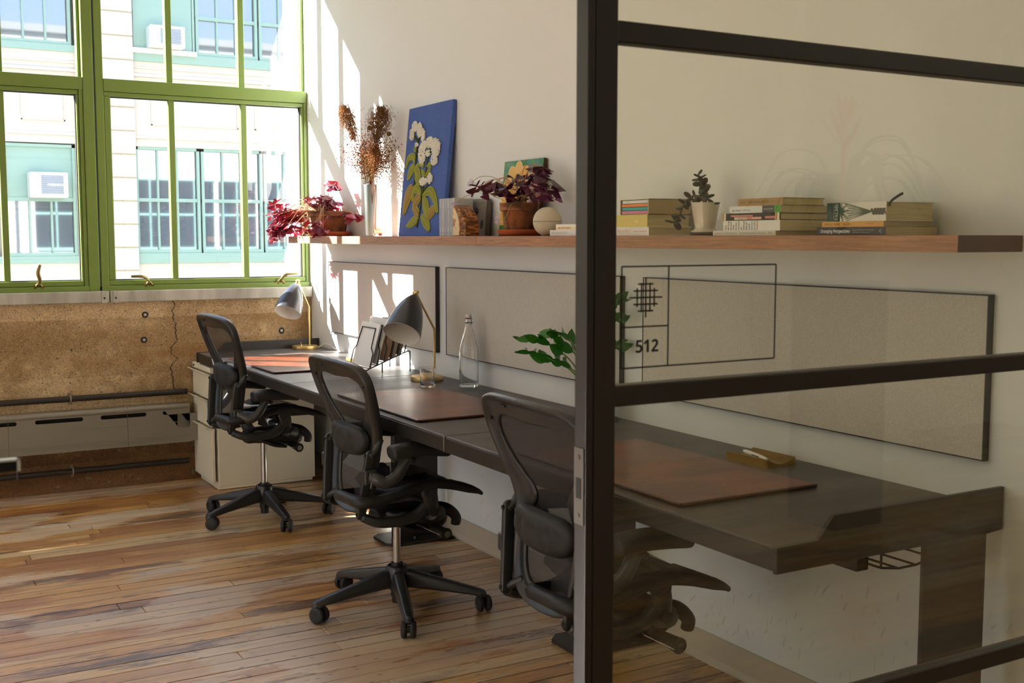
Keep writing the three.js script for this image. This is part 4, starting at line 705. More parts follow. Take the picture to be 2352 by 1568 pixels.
// brass pen tray and pen
{
  const t = thing('pen_tray', 'scooped brass pen tray on the near desk', 'pen tray', [-0.116, DT + 0.0005, 4.1]); t.rotation.y = 0.02;
  const s = new THREE.Shape(); s.moveTo(-0.053, 0); s.lineTo(0.053, 0); s.lineTo(0.053, 0.021); s.lineTo(0.051, 0.021); for (let k = 1; k < 14; k++) { const a = k / 14; s.lineTo(lerp(0.051, -0.051, a), 0.021 - 0.0155 * Math.sin(a * Math.PI)); } s.lineTo(-0.051, 0.021); s.lineTo(-0.053, 0.021); s.closePath();
  obj('tray', metric(new THREE.ExtrudeGeometry(s, { depth: 0.17, bevelEnabled: true, bevelSize: 0.0006, bevelThickness: 0.0006, bevelSegments: 1 }).translate(0, 0, -0.085)), std(0xb08c45, 0.35, 0.9), t);
  const p = thing('pen', 'white ballpoint pen resting on the brass tray', 'pen', [-0.152, DT + 0.0245, 4.118]); p.rotation.y = -0.22;
  obj('barrel', sweep([V(0, 0, -0.066), V(0, 0, -0.052), V(0, 0, -0.02), V(0, 0.0, 0.03), V(0, 0, 0.066)], (q) => { const r = 0.0055 * Math.sqrt(clamp(Math.sin(Math.PI * clamp(q * 0.86 + 0.08)))); return [r + 0.0012, r + 0.0012]; }, 14, 24), std(0xf2f1ef, 0.35), p); obj('tip', rod(V(0, 0, -0.066), V(0, 0, -0.073), 0.0016, 8), M.chrome, p);
  obj('printing', bx(-0.0068, -0.006, -0.0014, 0.0014, -0.01, 0.03), std(0x3a3a3a, 0.6), p);
}
// leafy plant in a clay pot, mostly behind the jamb
M.leafGreen = phys(0x2f7a1c, 0.28, { transmission: 0.25, thickness: 0, side: THREE.DoubleSide }); M.stemGreen = std(0x5f7a35, 0.6);
function leafGeo(L, W, fold = 0.25, bend = 0.15) {
  const n = 6, pos = [], idx = [], uv = [];
  for (let i = 0; i <= n; i++) { const t = i / n, w = W * Math.sin(Math.PI * Math.pow(t, 0.8)) * 0.5 + 1e-4, z = -bend * L * t * t; pos.push(-w, t * L, z + w * fold, 0, t * L, z, w, t * L, z + w * fold); uv.push(0, t, 0.5, t, 1, t); }
  for (let i = 0; i < n; i++) { const a = i * 3; idx.push(a, a + 1, a + 4, a, a + 4, a + 3, a + 1, a + 2, a + 5, a + 1, a + 5, a + 4); }
  const g = new THREE.BufferGeometry(); g.setAttribute('position', new THREE.Float32BufferAttribute(pos, 3)); g.setAttribute('uv', new THREE.Float32BufferAttribute(uv, 2)); g.setIndex(idx); g.computeVertexNormals(); return g;
}
function aim(m, p, dir, roll = 0) { m.position.copy(p); m.quaternion.setFromUnitVectors(V(0, 1, 0), dir.clone().normalize()).multiply(new THREE.Quaternion().setFromAxisAngle(V(0, 1, 0), roll)); return m; }
const terraTex = tex(512, 256, (u, v) => { const n = fbm(u * 8, v * 5, 5, 8, 5, 111), s = sstep(0.45, 0.62, fbm(u * 6 + 2, v * 4 + 1, 4, 6, 1e6, 112)), f = vnoise(u * 150, v * 80, 150, 80, 113); let c = mix3([0.64, 0.36, 0.20], [0.34, 0.20, 0.12], sstep(0.3, 0.7, n)); c = mix3(c, [0.74, 0.58, 0.38], s * 0.7); return c.map((q) => q * (0.9 + 0.15 * f)); });
M.terra = std(0xffffff, 0.8, 0, { map: terraTex }); M.terraClean = std(0xb5562c, 0.7); M.soil = std(0x3a2a1c, 0.95); M.moss = std(0x6f8a2a, 0.95);
{
  const t = thing('leafy_plant', 'glossy green leafy plant in clay pot half behind the jamb', 'plant', [-0.115, DT + 0.0005, 3.25]), q = rng(77);
  obj('plate', lathe([[0, 0], [0.075, 0], [0.086, 0.006], [0.084, 0.007], [0.074, 0.003], [0, 0.003]], 32), M.bead, t);
  obj('pot', lathe([[0, 0.004], [0.048, 0.004], [0.066, 0.095], [0.071, 0.095], [0.073, 0.125], [0.066, 0.125], [0.062, 0.1], [0, 0.1]], 36), M.terra, t); obj('soil', disc(V(0, 0.108, 0), V(0, 1, 0), 0.062, 0.01, 24), M.soil, t);
  const geo = leafGeo(0.062, 0.036, 0.2, 0.1);
  for (const end of [[-0.10, 0.215, -0.33], [-0.12, 0.27, -0.29], [-0.05, 0.28, -0.25], [0.03, 0.42, 0.08], [0.04, 0.36, 0.07], [-0.10, 0.30, -0.12], [0.05, 0.26, 0.06], [-0.08, 0.20, -0.23]]) {
    const E = V(...end), c = new THREE.CatmullRomCurve3([V(E.x * 0.1, 0.1, E.z * 0.1), V(E.x * 0.35, 0.1 + (E.y - 0.1) * 0.62, E.z * 0.35), V(E.x * 0.75, 0.1 + (E.y - 0.1) * 0.98, E.z * 0.75), E]);
    const st = obj('stem', sweep(c.getPoints(6), (s) => [0.004 - 0.002 * s, 0.004 - 0.002 * s], 6, 14), M.stemGreen, t);
    for (let k = 0; k < 9; k++) { const s = 0.42 + 0.58 * k / 8, p = c.getPoint(s), T = c.getTangent(s), side = k % 2 ? 1 : -1, d = T.clone().multiplyScalar(0.75).add(V(q() - 0.5, 0.25 + 0.3 * q(), q() - 0.5).multiplyScalar(0.4)).add(new THREE.Vector3().crossVectors(T, V(0, 1, 0)).normalize().multiplyScalar(side * 0.75)); const m = obj('leaf', geo, M.leafGreen, st); aim(m, p, k === 8 ? T : d, q() * 6.28); m.scale.setScalar(0.8 + 0.4 * q()); }
  }
}
// sliding door leaf standing open, its lever just in view
{
  const d = structGroup('door_1', 'open steel door leaf'), z0 = 5.36;
  obj('stile', bx(-2.46, -2.41, 0.004, 3.0, z0, z0 + 0.035, 0.003), M.frameSteel, d); obj('stile', bx(-3.55, -3.5, 0.004, 3.0, z0, z0 + 0.035, 0.003), M.frameSteel, d); for (const y of [0.004, 0.98, 1.96, 2.95]) obj('rail', bx(-3.5, -2.46, y, y + 0.045, z0, z0 + 0.035, 0.003), M.frameSteel, d); obj('pane', bx(-3.5, -2.46, 0.05, 2.95, z0 + 0.015, z0 + 0.02), M.partGlass, d);
  const l = obj('lever', bx(-2.44, -2.238, 1.1655, 1.1752, 5.395, 5.402, 0.001), std(0x141111, 0.8), d); obj('polished_edge', [bx(-2.44, -2.2345, 1.1752, 1.1775, 5.394, 5.403, 0.0006), bx(-2.238, -2.2345, 1.1652, 1.1775, 5.394, 5.403, 0.0006)], std(0xdfe3e6, 0.2, 0.7), l); obj('pin', rod(V(-2.2365, 1.1652, 5.398), V(-2.2365, 1.156, 5.398), 0.0011, 8), M.bead, l);
}

// ------------------------------------------------------------------ things on the shelf (shelf top y = 1.3905)
const ST = 1.391;
M.page = std(0xffffff, 0.9, 0, { map: tex(64, 256, (u, v) => { const n = vnoise(u * 3, v * 128, 3, 128, 121), k = 0.82 + 0.2 * n; return [0.93 * k, 0.86 * k, 0.66 * k]; }) });
// local x runs along the shelf (+z of the room), local z faces the room
function book(label, z0, z1, y0, th, x0, x1, cover, draw, o = {}) {
  const t = thing('book', label, 'book', [(x0 + x1) / 2, y0, (z0 + z1) / 2], -Math.PI / 2 + (o.turn || 0), o.group), L = (z1 - z0) / 2, Dp = Math.abs(x1 - x0) / 2, b = o.soft ? 0.0006 : 0.0022, in_ = o.soft ? 0 : 0.003;
  const m = std(cover, o.rough || 0.5);
  obj('cover', [bx(-L, L, 0, b, -Dp, Dp, 0.0004), bx(-L, L, th - b, th, -Dp, Dp, 0.0004), bx(-L, L, 0, th, Dp - b, Dp, o.round || 0.0005)], m, t);
  obj('pages', bx(-L + in_, L - in_, b, th - b, -Dp + in_, Dp - b), M.page, t);
  if (draw) { const W = 512, H = Math.max(32, Math.round(512 * th / (2 * L))); const tx = canvasTex(W, H, (c) => { c.fillStyle = '#' + new THREE.Color(cover).getHexString(); c.fillRect(0, 0, W, H); draw(c, W, H); }); obj('spine_print', new THREE.PlaneGeometry(2 * L - 0.0004, th - 0.0004).translate(0, th / 2, Dp + 0.0003), std(0xffffff, o.rough || 0.5, 0, { map: tx }), t); }
  return t;
}
const txt = (c, s, x, y, font, fill, max) => { c.font = font; c.fillStyle = fill; c.textBaseline = 'middle'; max ? c.fillText(s, x, y, max) : c.fillText(s, x, y); };
const XF = -0.2;
// first little stack, cut by the jamb
book('slim white paperback under a yellow and white book beside the sphere', 3.052, 3.262, ST, 0.0205, -0.185, -0.05, 0xeceae5, (c, W, H) => txt(c, 'BAD LUCK HOT ROCKS', 30, H / 2, `${H * 0.5}px sans-serif`, '#aaa7a0'), { soft: 1 });
book('yellow and white book with red lettering beside the sphere', 3.088, 3.255, ST + 0.0205, 0.0205, -0.182, -0.055, 0xf0e6b8, (c, W, H) => { c.fillStyle = '#f7f4ea'; c.fillRect(0, H * 0.12, W, H * 0.36); txt(c, 'DAS HOTEL BUCH', 40, H * 0.68, `bold ${H * 0.5}px sans-serif`, '#b0483a'); }, { round: 0.008 });
// stack with the boxed set
book('white book with red lettering at the bottom of the boxed set stack', 3.435, 3.664, ST, 0.028, XF, -0.03, 0xecebe8, (c, W, H) => { txt(c, 'Way to Print', 130, H / 2, `${H * 0.55}px serif`, '#d4604e', 160); c.strokeStyle = '#b9a99a'; c.strokeRect(300, H * 0.2, 16, H * 0.55); txt(c, 'Handbook for Media Designers', 330, H / 2, `${H * 0.26}px sans-serif`, '#d4604e', 160); }, { round: 0.006 });
book('thick yellow book under the boxed set', 3.43, 3.656, ST + 0.028, 0.038, XF, -0.03, 0xe8d27a, (c, W, H) => { txt(c, 'ulli', 360, H * 0.55, `bold ${H * 0.32}px sans-serif`, '#f6eec6'); c.strokeStyle = '#f0e3a8'; c.strokeRect(230, H * 0.35, 26, H * 0.4); });
{
  const t = thing('slipcase', 'cardboard slipcase of a boxed set on the yellow book', 'box', [-0.115, ST + 0.066, 3.585], -Math.PI / 2), L = 0.076, H = 0.05, Dp = 0.085, m = std(0xb9a477, 0.8);
  obj('case', [bx(-L, L, 0, 0.002, -Dp, Dp), bx(-L, L, H - 0.002, H, -Dp, Dp), bx(-L, -L + 0.002, 0, H, -Dp, Dp), bx(L - 0.002, L, 0, H, -Dp, Dp), bx(-L, L, 0, H, -Dp, -Dp + 0.002)], m, t); obj('rim', [bx(-L, L, H - 0.0022, H, Dp, Dp + 0.0006), bx(L - 0.0022, L, 0, H, Dp, Dp + 0.0006), bx(-L, -L + 0.0022, 0, H, Dp, Dp + 0.0006)], std(0xe4dcc8, 0.7), t);
  [[0xd885a8, 'pink'], [0x22b0b0, 'turquoise'], [0xee8540, 'orange'], [0xe9edee, 'pale grey']].forEach(([c, n], k) => book(`slim ${n} book lying in the cardboard slipcase`, 3.585 - 0.0705 + 0.003 * (k % 2), 3.585 + 0.0725, ST + 0.066 + 0.0028 + k * 0.0112, 0.0098, -0.197, -0.04, c, (g, W, H2) => { txt(g, 'VOLUME ' + (k + 1), 60, H2 / 2, `${H2 * 0.45}px sans-serif`, 'rgba(60,60,70,0.6)'); g.strokeStyle = 'rgba(50,50,60,0.7)'; g.lineWidth = 2; g.beginPath(); g.ellipse(W - 26, H2 / 2, 7, H2 * 0.32, 0, 0, 7); g.stroke(); }, { soft: 1, round: 0.003, rough: 0.35 }));
}
// stack of five
book('thin cream paperback at the bottom of the tall mixed stack', 3.978, 4.238, ST, 0.013, XF - 0.004, -0.05, 0xdfdacb, (c, W, H) => txt(c, 'Courts 02 by Ward Roberts    Published by Editions Bessard    ISBN', 12, H / 2, `${H * 0.5}px sans-serif`, '#5d574c', W - 30), { soft: 1 });
book('white book with stacked black words on its spine', 4.018, 4.250, ST + 0.013, 0.0285, XF, -0.03, 0xeeece6, (c, W, H) => { const w = [['The', 0], ['Wrong', 0], ['House:', 0], ['The', 0], ['Archi-', 0], ['tecture', 0], ['of', 0], ['Alfred', 0], ['Hitch-', 0], ['cock', 0], ['Steven', 1], ['Jacobs', 1], ['nai010', 2]]; w.forEach(([s, k], i) => { c.save(); c.translate(26 + i * 24, H - 3); c.rotate(-Math.PI / 2); txt(c, s, 0, 0, 'bold 19px sans-serif', ['#1d1c1a', '#3c7d92', '#b5452f'][k], H - 6); c.restore(); }); }, { soft: 1 });
book('dark illustrated book with pink labels upside down', 4.012, 4.250, ST + 0.0415, 0.0205, XF, -0.025, 0x2e2822, (c, W, H) => { for (const x of [0, 470]) { c.fillStyle = '#d9a94a'; c.fillRect(x, 0, 14, H); c.fillStyle = '#f1ead6'; c.fillRect(x + 18, 0, 18, H); } c.fillStyle = '#d98a78'; c.fillRect(80, H * 0.25, 200, H * 0.24); c.fillRect(235, H * 0.52, 120, H * 0.36); c.fillRect(385, H * 0.45, 90, H * 0.34); c.fillStyle = '#ead9c4'; c.fillRect(115, H * 0.55, 118, H * 0.34); c.save(); c.translate(355, H * 0.7); c.rotate(Math.PI); txt(c, 'THE ARCHITECT', 4, 0, `bold ${H * 0.24}px sans-serif`, '#f3ece2', 108); txt(c, 'HUGH STUBBINS', 124, 0, `bold ${H * 0.24}px sans-serif`, '#c76b58', 112); c.restore(); }, { round: 0.009 });
book('white grey and green spined paperback in the tall mixed stack', 4.043, 4.252, ST + 0.062, 0.0195, XF, -0.03, 0xe6e9e8, (c, W, H) => { c.fillStyle = '#4a4747'; c.fillRect(335, 0, 115, H); c.fillStyle = '#5fae3c'; c.fillRect(450, 0, 62, H); txt(c, 'Jazz Greats', 30, H * 0.6, `bold ${H * 0.36}px sans-serif`, '#4e5357', 90); txt(c, 'by David Perry', 130, H * 0.6, `${H * 0.36}px sans-serif`, '#7c8184', 90); txt(c, 'TWENTIETH CENTURY COMPOSERS', 345, H * 0.5, `${H * 0.18}px sans-serif`, '#e0dede', 95); c.strokeStyle = '#23471a'; c.lineWidth = 2; c.beginPath(); c.arc(481, H / 2, H * 0.26, 0, 7); c.stroke(); }, { soft: 1 });
book('tan hardback on top of the tall mixed stack', 4.078, 4.258, ST + 0.0815, 0.0205, XF + 0.002, -0.045, 0xb08d58, (c, W, H) => { txt(c, 'SOPHIE', 28, H / 2, `${H * 0.34}px serif`, '#4a361c', 60); txt(c, 'WHAT POETS ARE LIKE', 118, H / 2, `bold ${H * 0.44}px serif`, '#4a361c', 240); txt(c, 'HARDCOVER', 372, H / 2, `${H * 0.2}px serif`, '#4a361c', 60); c.strokeStyle = '#4a361c'; c.lineWidth = 2; c.strokeRect(450, H * 0.3, 18, H * 0.42); }, { round: 0.007 });
// stack of three
book('black book with white title at the bottom of the palm stack', 4.388, 4.616, ST, 0.0205, XF - 0.002, -0.02, 0x39363a, (c, W, H) => { txt(c, 'Changing Perspectives', 30, H / 2, `bold ${H * 0.58}px sans-serif`, '#f0eeea', 225); txt(c, 'Dealing with Globalisation in the Presentation', 272, H * 0.36, `${H * 0.2}px sans-serif`, '#d6d3cf', 160); txt(c, 'and Collection of Contemporary Art', 272, H * 0.64, `${H * 0.2}px sans-serif`, '#d6d3cf', 130); txt(c, 'C', 468, H / 2, `bold ${H * 0.55}px serif`, '#d6d3cf'); }, { soft: 1 });
book('thin golden paperback in the palm stack', 4.404, 4.607, ST + 0.0205, 0.014, XF, -0.03, 0xdca552, (c, W, H) => { txt(c, 'GUSTAV KLIMT', 22, H / 2, `bold ${H * 0.5}px serif`, '#5a3a12', 145); txt(c, 'The Kiss', 178, H / 2, `italic bold ${H * 0.5}px serif`, '#5a3a12', 80); txt(c, 'FRAGILE LOVE', 370, H * 0.4, `${H * 0.28}px serif`, '#8a6222', 70); }, { soft: 1 });
{
  const b = book('thick green and white book with palm leaf spine and ribbon', 4.420, 4.614, ST + 0.0345, 0.047, XF, -0.03, 0xe9e6dc, (c, W, H) => {
    c.fillStyle = '#2f4438'; c.fillRect(0, 0, 120, H); c.fillStyle = '#3d5a44'; for (let k = 0; k < 30; k++) { c.save(); c.translate(120, H * 0.5); c.rotate(-1.5 + k * 0.1); c.fillRect(0, -2, 60 + 30 * Math.sin(k), 3); c.restore(); }
    c.strokeStyle = '#44583a'; c.lineCap = 'round'; for (let k = 0; k < 11; k++) { c.lineWidth = 5 - (k % 3); c.beginPath(); c.moveTo(400, H * 0.5); c.quadraticCurveTo(280, H * (0.5 + (k - 5) * 0.05), 150 + (k % 4) * 14, H * (0.02 + k * 0.096)); c.stroke(); }
    c.fillStyle = '#4b4636'; for (let k = 0; k < 9; k++) { c.save(); c.translate(405 + k * 12, H * 0.5); c.rotate((k % 2 ? 1 : -1) * 0.7); c.fillRect(-9, -H * 0.2, 16, H * 0.4); c.restore(); }
    c.save(); c.translate(88, H - 6); c.rotate(-Math.PI / 2); txt(c, 'PALMS', 0, 0, `${H * 0.26}px serif`, '#eef0ea', H - 14); c.restore(); c.save(); c.translate(64, H - 14); c.rotate(-Math.PI / 2); txt(c, 'THE BOOK OF', 0, 0, `${H * 0.12}px serif`, '#c9d2c6', H - 30); c.restore();
  }, { round: 0.012 });
  obj('ribbon', [sweep([V(0.0985, 0.036, 0.076), V(0.0985, 0.046, 0.072), V(0.0985, 0.055, 0.058), V(0.0985, 0.066, 0.034), V(0.0985, 0.067, 0.030)], [0.0035, 0.0006], 6, 14, V(0, 1, 0))], std(0x1c1512, 0.6), b);
}
// row of pale journals, grey hardback, petrified wood
for (let k = 0; k < 6; k++) {
  const z = 2.088 + k * 0.0245, t = thing('journal', ['slim pale journal next to the blue canvas', 'slim pale journal, second from the blue canvas', 'slim pale journal, third from the blue canvas', 'slim pale journal, third from the grey hardback', 'slim pale journal, second from the grey hardback', 'slim pale journal with sprig across it beside the grey hardback'][k], 'magazine', [-0.108, ST, z + 0.0115], -Math.PI / 2, 'pale journals standing in a row');
  obj('cover', bx(-0.011, 0.011, 0, 0.160, -0.045, 0.045, 0.001), std([0xb7b9ba, 0xc3c5c4, 0xaeb2b6, 0xbfc2c4, 0xb5b8bc, 0xc8cac9][k], 0.6), t); obj('pages', bx(-0.0095, 0.0095, 0.1598, 0.1606, -0.043, 0.042), M.page, t); obj('spine_print', [bx(-0.001, 0.001, 0.04, 0.12, 0.045, 0.0453), bx(-0.002, 0.002, 0.012, 0.016, 0.045, 0.0453)], std(0x5c5f66, 0.6), t);
}
{
  const t = thing('grey_hardback', 'grey hardback showing its front cover against the wall', 'book', [-0.034, ST, 2.19], -Math.PI / 2); t.rotation.order = 'YXZ'; t.rotation.x = -0.07;
  const tx = canvasTex(512, 360, (c, W, H) => { c.fillStyle = '#8a8378'; c.fillRect(0, 0, W, H); txt(c, 'HOW TO READ FASHION', 130, 40, '30px serif', '#463f36', 370); txt(c, 'A crash course in styles, designers and couture', 150, 70, '15px serif', '#9c5a48', 330); c.fillStyle = '#3a342d'; c.beginPath(); c.ellipse(330, 120, 40, 30, 0.3, 0, 7); c.fill(); c.fillStyle = '#8a8378'; c.beginPath(); c.ellipse(322, 112, 24, 8, 0.4, 0, 7); c.fill(); c.fillStyle = '#3a342d'; c.beginPath(); c.ellipse(440, 250, 30, 46, 0.2, 0, 7); c.fill(); });
  obj('cover', [bx(-0.13, 0.115, 0, 0.158, 0.009, 0.0115, 0.0006), bx(-0.13, 0.115, 0, 0.158, -0.0115, -0.009, 0.0006), bx(0.1125, 0.115, 0, 0.158, -0.01, 0.01)], std(0x6f675c, 0.6), t); obj('pages', bx(-0.127, 0.112, 0.003, 0.155, -0.009, 0.009), M.page, t); obj('front_print', new THREE.PlaneGeometry(0.244, 0.157).translate(-0.0075, 0.079, 0.0118), std(0xffffff, 0.55, 0, { map: tx }), t);
}
{
  const t = thing('petrified_wood', 'banded brown petrified wood bookend with pale cut face', 'bookend', [-0.155, ST, 2.335], -Math.PI / 2);
  const s = new THREE.Shape(); const rr = rng(5); s.moveTo(-0.05, 0); s.lineTo(-0.052, 0.118); s.lineTo(-0.038, 0.129); for (let k = 0; k <= 16; k++) { const a = k / 16 * 1.35; s.lineTo(-0.045 + 0.105 * Math.sin(a) + 0.003 * (rr() - 0.5), 0.122 * Math.cos(a) ** 0.8 + 0.003 * rr()); } s.lineTo(0.058, 0); s.closePath();
  const bark = tex(256, 256, (u, v) => { const b = fbm(v * 22, u * 4, 4, 22, 4, 131); return mix3([0.36, 0.19, 0.08], [0.78, 0.52, 0.26], sstep(0.3, 0.72, b)); }, true, 8, 8);
  obj('stone', metric(new THREE.ExtrudeGeometry(s, { depth: 0.06, bevelEnabled: true, bevelSize: 0.002, bevelThickness: 0.002, bevelSegments: 1 }).translate(0, 0, -0.032)), std(0xffffff, 0.55, 0, { map: bark }), t);
  const f = new THREE.Shape(); f.moveTo(-0.046, 0.003); f.lineTo(-0.046, 0.105); f.lineTo(-0.036, 0.118); f.lineTo(-0.02, 0.104); f.lineTo(-0.004, 0.086); f.lineTo(0.008, 0.06); f.lineTo(0.012, 0.03); f.lineTo(0.008, 0.003); f.closePath();
  obj('cut_face', metric(new THREE.ExtrudeGeometry(f, { depth: 0.004, bevelEnabled: true, bevelSize: 0.001, bevelThickness: 0.001, bevelSegments: 1 }).translate(0, 0, 0.0295)), std(0xffffff, 0.35, 0, { map: tex(128, 128, (u, v) => mix3([0.90, 0.78, 0.58], [0.62, 0.34, 0.16], sstep(0.52, 0.75, fbm(u * 7, v * 7, 4, 7, 7, 133))), true, 9, 9) }), t);
}
// sphere
{ const t = thing('sphere_box', 'matte beige two-part sphere beside the clay pot', 'ornament', [-0.148, ST, 2.975]); const r = 0.054, m = std(0xcfc3a8, 0.75); const h = (a, b) => new THREE.SphereGeometry(r, 40, 20, 0, Math.PI * 2, a, b - a).translate(0, r - 0.002, 0); obj('upper_half', h(0, Math.PI / 2 - 0.016), m, t); obj('lower_half', h(Math.PI / 2 + 0.016, Math.PI), m, t); obj('seam', cyl(r - 0.0015, r - 0.0015, 0.003, 40).translate(0, r - 0.0035, 0), std(0x6d6350, 0.8), t); }
// blue canvas with raised needlework flowers
{
  const W = 0.466, H = 0.612, t = thing('flower_canvas', 'blue canvas with raised embroidered white flowers leaning on the wall', 'canvas', [-0.083, ST, 1.732], -Math.PI / 2); t.rotation.order = 'YXZ'; t.rotation.x = -0.105;
  const weave = tex(256, 256, (u, v) => { const k = 0.84 + 0.16 * vnoise(u * 100, v * 100, 100, 100, 141) + 0.10 * fbm(u * 5, v * 5, 3, 5, 5, 142); return [0.30 * k, 0.41 * k, 0.69 * k]; }, true, 4, 4);
  obj('canvas', metric(bx(-W / 2, W / 2, 0, H, -0.02, 0.0, 0.002)), std(0xffffff, 0.85, 0, { map: weave }), t);
  const Q = (px, py) => { const v = (py - 90) / 1390, l = 160 - 110 * v, r = 625 - 125 * v; return V(((px - l) / (r - l) - 0.5) * W, (1 - clamp(v)) * H, 0.003); };
  const olive = std(0x8b8f2c, 0.8), oliveLt = std(0xb9b83e, 0.8), oliveBr = std(0x9a7a3c, 0.8), dk = std(0x49551f, 0.85), wh = std(0xe9e5d6, 0.9), Z = V(0, 0, 1), rr = rng(31);
  const stem = (...p) => obj('stitched_stem', sweep(p.map((q) => Q(...q)), [0.004, 0.0042], 8, 24, Z), dk, t);
  stem([258, 1390], [290, 1210], [305, 1080], [312, 1035]); stem([228, 940], [236, 800], [246, 640], [262, 520], [268, 430]); stem([312, 1035], [340, 900], [358, 760], [385, 600], [395, 540]); stem([395, 620], [430, 560]); stem([375, 660], [335, 600]); stem([262, 470], [230, 400]); stem([265, 470], [300, 400]); stem([315, 1030], [385, 930]); stem([310, 1030], [310, 930]);
  const leaf = (w, m, ...p) => { const g = p.map((q) => Q(...q)), l = obj('stitched_leaf', sweep(g, (s) => [0.0045, Math.max(0.0015, w * Math.sin(Math.PI * (0.06 + 0.9 * s)) ** 0.8)], 10, 22, Z), m, t); obj('vein', sweep(g.map((v) => V(v.x, v.y, v.z + 0.0042)), (s) => [0.0015, 0.0014], 6, 20, Z), oliveLt, l); for (const sd of [-1, 1]) { const c = new THREE.CatmullRomCurve3(g, false, 'centripetal'), pt = []; for (let k = 0; k <= 12; k++) { const s = k / 12, o = c.getPoint(s), T = c.getTangent(s), ww = Math.max(0.001, w * Math.sin(Math.PI * (0.06 + 0.9 * s)) ** 0.8); pt.push(V(o.x - T.y * sd * ww, o.y + T.x * sd * ww, 0.003)); } obj('outline_stitch', sweep(pt, [0.0022, 0.002], 6, 24, Z), oliveLt, l); } };
  leaf(0.016, olive, [240, 700], [215, 625], [165, 640], [134, 738]); leaf(0.024, olive, [236, 730], [195, 770], [155, 872]); leaf(0.028, olive, [236, 735], [262, 830], [288, 950]); leaf(0.036, oliveBr, [215, 935], [165, 1040], [110, 1245]); leaf(0.02, olive, [302, 1045], [262, 978], [222, 1000], [208, 1105]); leaf(0.028, oliveBr, [300, 1060], [250, 1110], [212, 1205]);
  leaf(0.022, olive, [322, 1052], [395, 1010], [440, 1090], [470, 1248]); leaf(0.028, olive, [325, 1070], [352, 1170], [362, 1290]); leaf(0.022, olive, [280, 1280], [215, 1330], [150, 1375]); leaf(0.022, oliveBr, [282, 1268], [250, 1220], [225, 1180]); leaf(0.026, olive, [305, 1272], [350, 1330], [392, 1422]); leaf(0.026, oliveBr, [362, 1295], [410, 1230], [455, 1190]);
  leaf(0.012, olive, [350, 850], [375, 815], [400, 780]); leaf(0.012, olive, [345, 850], [322, 820], [310, 770]); leaf(0.011, olive, [330, 745], [310, 715], [255, 720]); leaf(0.010, olive, [365, 745], [392, 735], [400, 780]); leaf(0.010, olive, [248, 560], [232, 545], [236, 520]);
  const puff = (cx, cy, rx, ry, n) => { const L = []; for (let k = 0; k < n * 4; k++) { const a = rr() * 6.283, d = Math.sqrt(rr()), p = Q(cx + rx * d * Math.cos(a), cy + ry * d * Math.sin(a)), r = 0.0027 + 0.0025 * rr(); L.push(new THREE.SphereGeometry(r, 5, 4).scale(1, 1, 0.9).translate(p.x, p.y, 0.003 + 0.004 * rr())); } const o = obj('stitched_blossom', L, wh, t); o.userData.kind = 'stuff'; };
  puff(238, 300, 32, 55, 55); puff(290, 350, 28, 80, 55); puff(205, 385, 24, 62, 42); puff(325, 410, 22, 70, 40); puff(258, 500, 18, 22, 12); puff(400, 500, 42, 60, 70); puff(460, 560, 44, 95, 95); puff(315, 610, 36, 115, 95); puff(340, 520, 26, 50, 40); puff(440, 690, 36, 55, 45); puff(380, 610, 22, 36, 22); puff(325, 905, 30, 42, 38); puff(400, 880, 22, 55, 42); puff(355, 900, 22, 30, 22);
}
// small painted board behind the clay pot
{
  const t = thing('painted_board', 'small board painted with loose flowers behind the clay pot', 'painting', [-0.052, ST, 2.59], -Math.PI / 2); t.rotation.order = 'YXZ'; t.rotation.x = -0.1;
  const tx = canvasTex(512, 512, (c, W, H) => { const q = rng(9); c.fillStyle = '#5f9a86'; c.fillRect(0, 0, W, H); for (let k = 0; k < 90; k++) { c.fillStyle = ['#3f7d6c', '#7db29a', '#4c8a52', '#86a860'][k % 4]; c.globalAlpha = 0.6; c.beginPath(); c.ellipse(q() * W, q() * H, 20 + q() * 50, 8 + q() * 22, q() * 6, 0, 7); c.fill(); } c.globalAlpha = 1; const fl = (x, y, r, a, b) => { for (let k = 0; k < 9; k++) { c.save(); c.translate(x, y); c.rotate(k * 0.7); c.fillStyle = k % 2 ? a : b; c.strokeStyle = '#f5e2a8'; c.lineWidth = 4; c.beginPath(); c.ellipse(0, -r * 0.6, r * 0.34, r * 0.5, 0, 0, 7); c.fill(); c.stroke(); c.restore(); } }; fl(200, 190, 170, '#eeb45a', '#f3c97a'); fl(420, 210, 130, '#d68a8a', '#e6aaa4'); fl(110, 360, 150, '#f0a73a', '#eebb62'); fl(330, 380, 120, '#e3a0a0', '#eec0a8'); c.fillStyle = '#2f7a3a'; c.fillRect(0, 440, W, 80); });
  obj('board', bx(-0.155, 0.155, 0, 0.305, -0.016, 0, 0.001), std(0x4a2f1c, 0.7), t); obj('painted_face', new THREE.PlaneGeometry(0.308, 0.303).translate(0, 0.1525, 0.0006), std(0xffffff, 0.7, 0, { map: tx }), t);
}
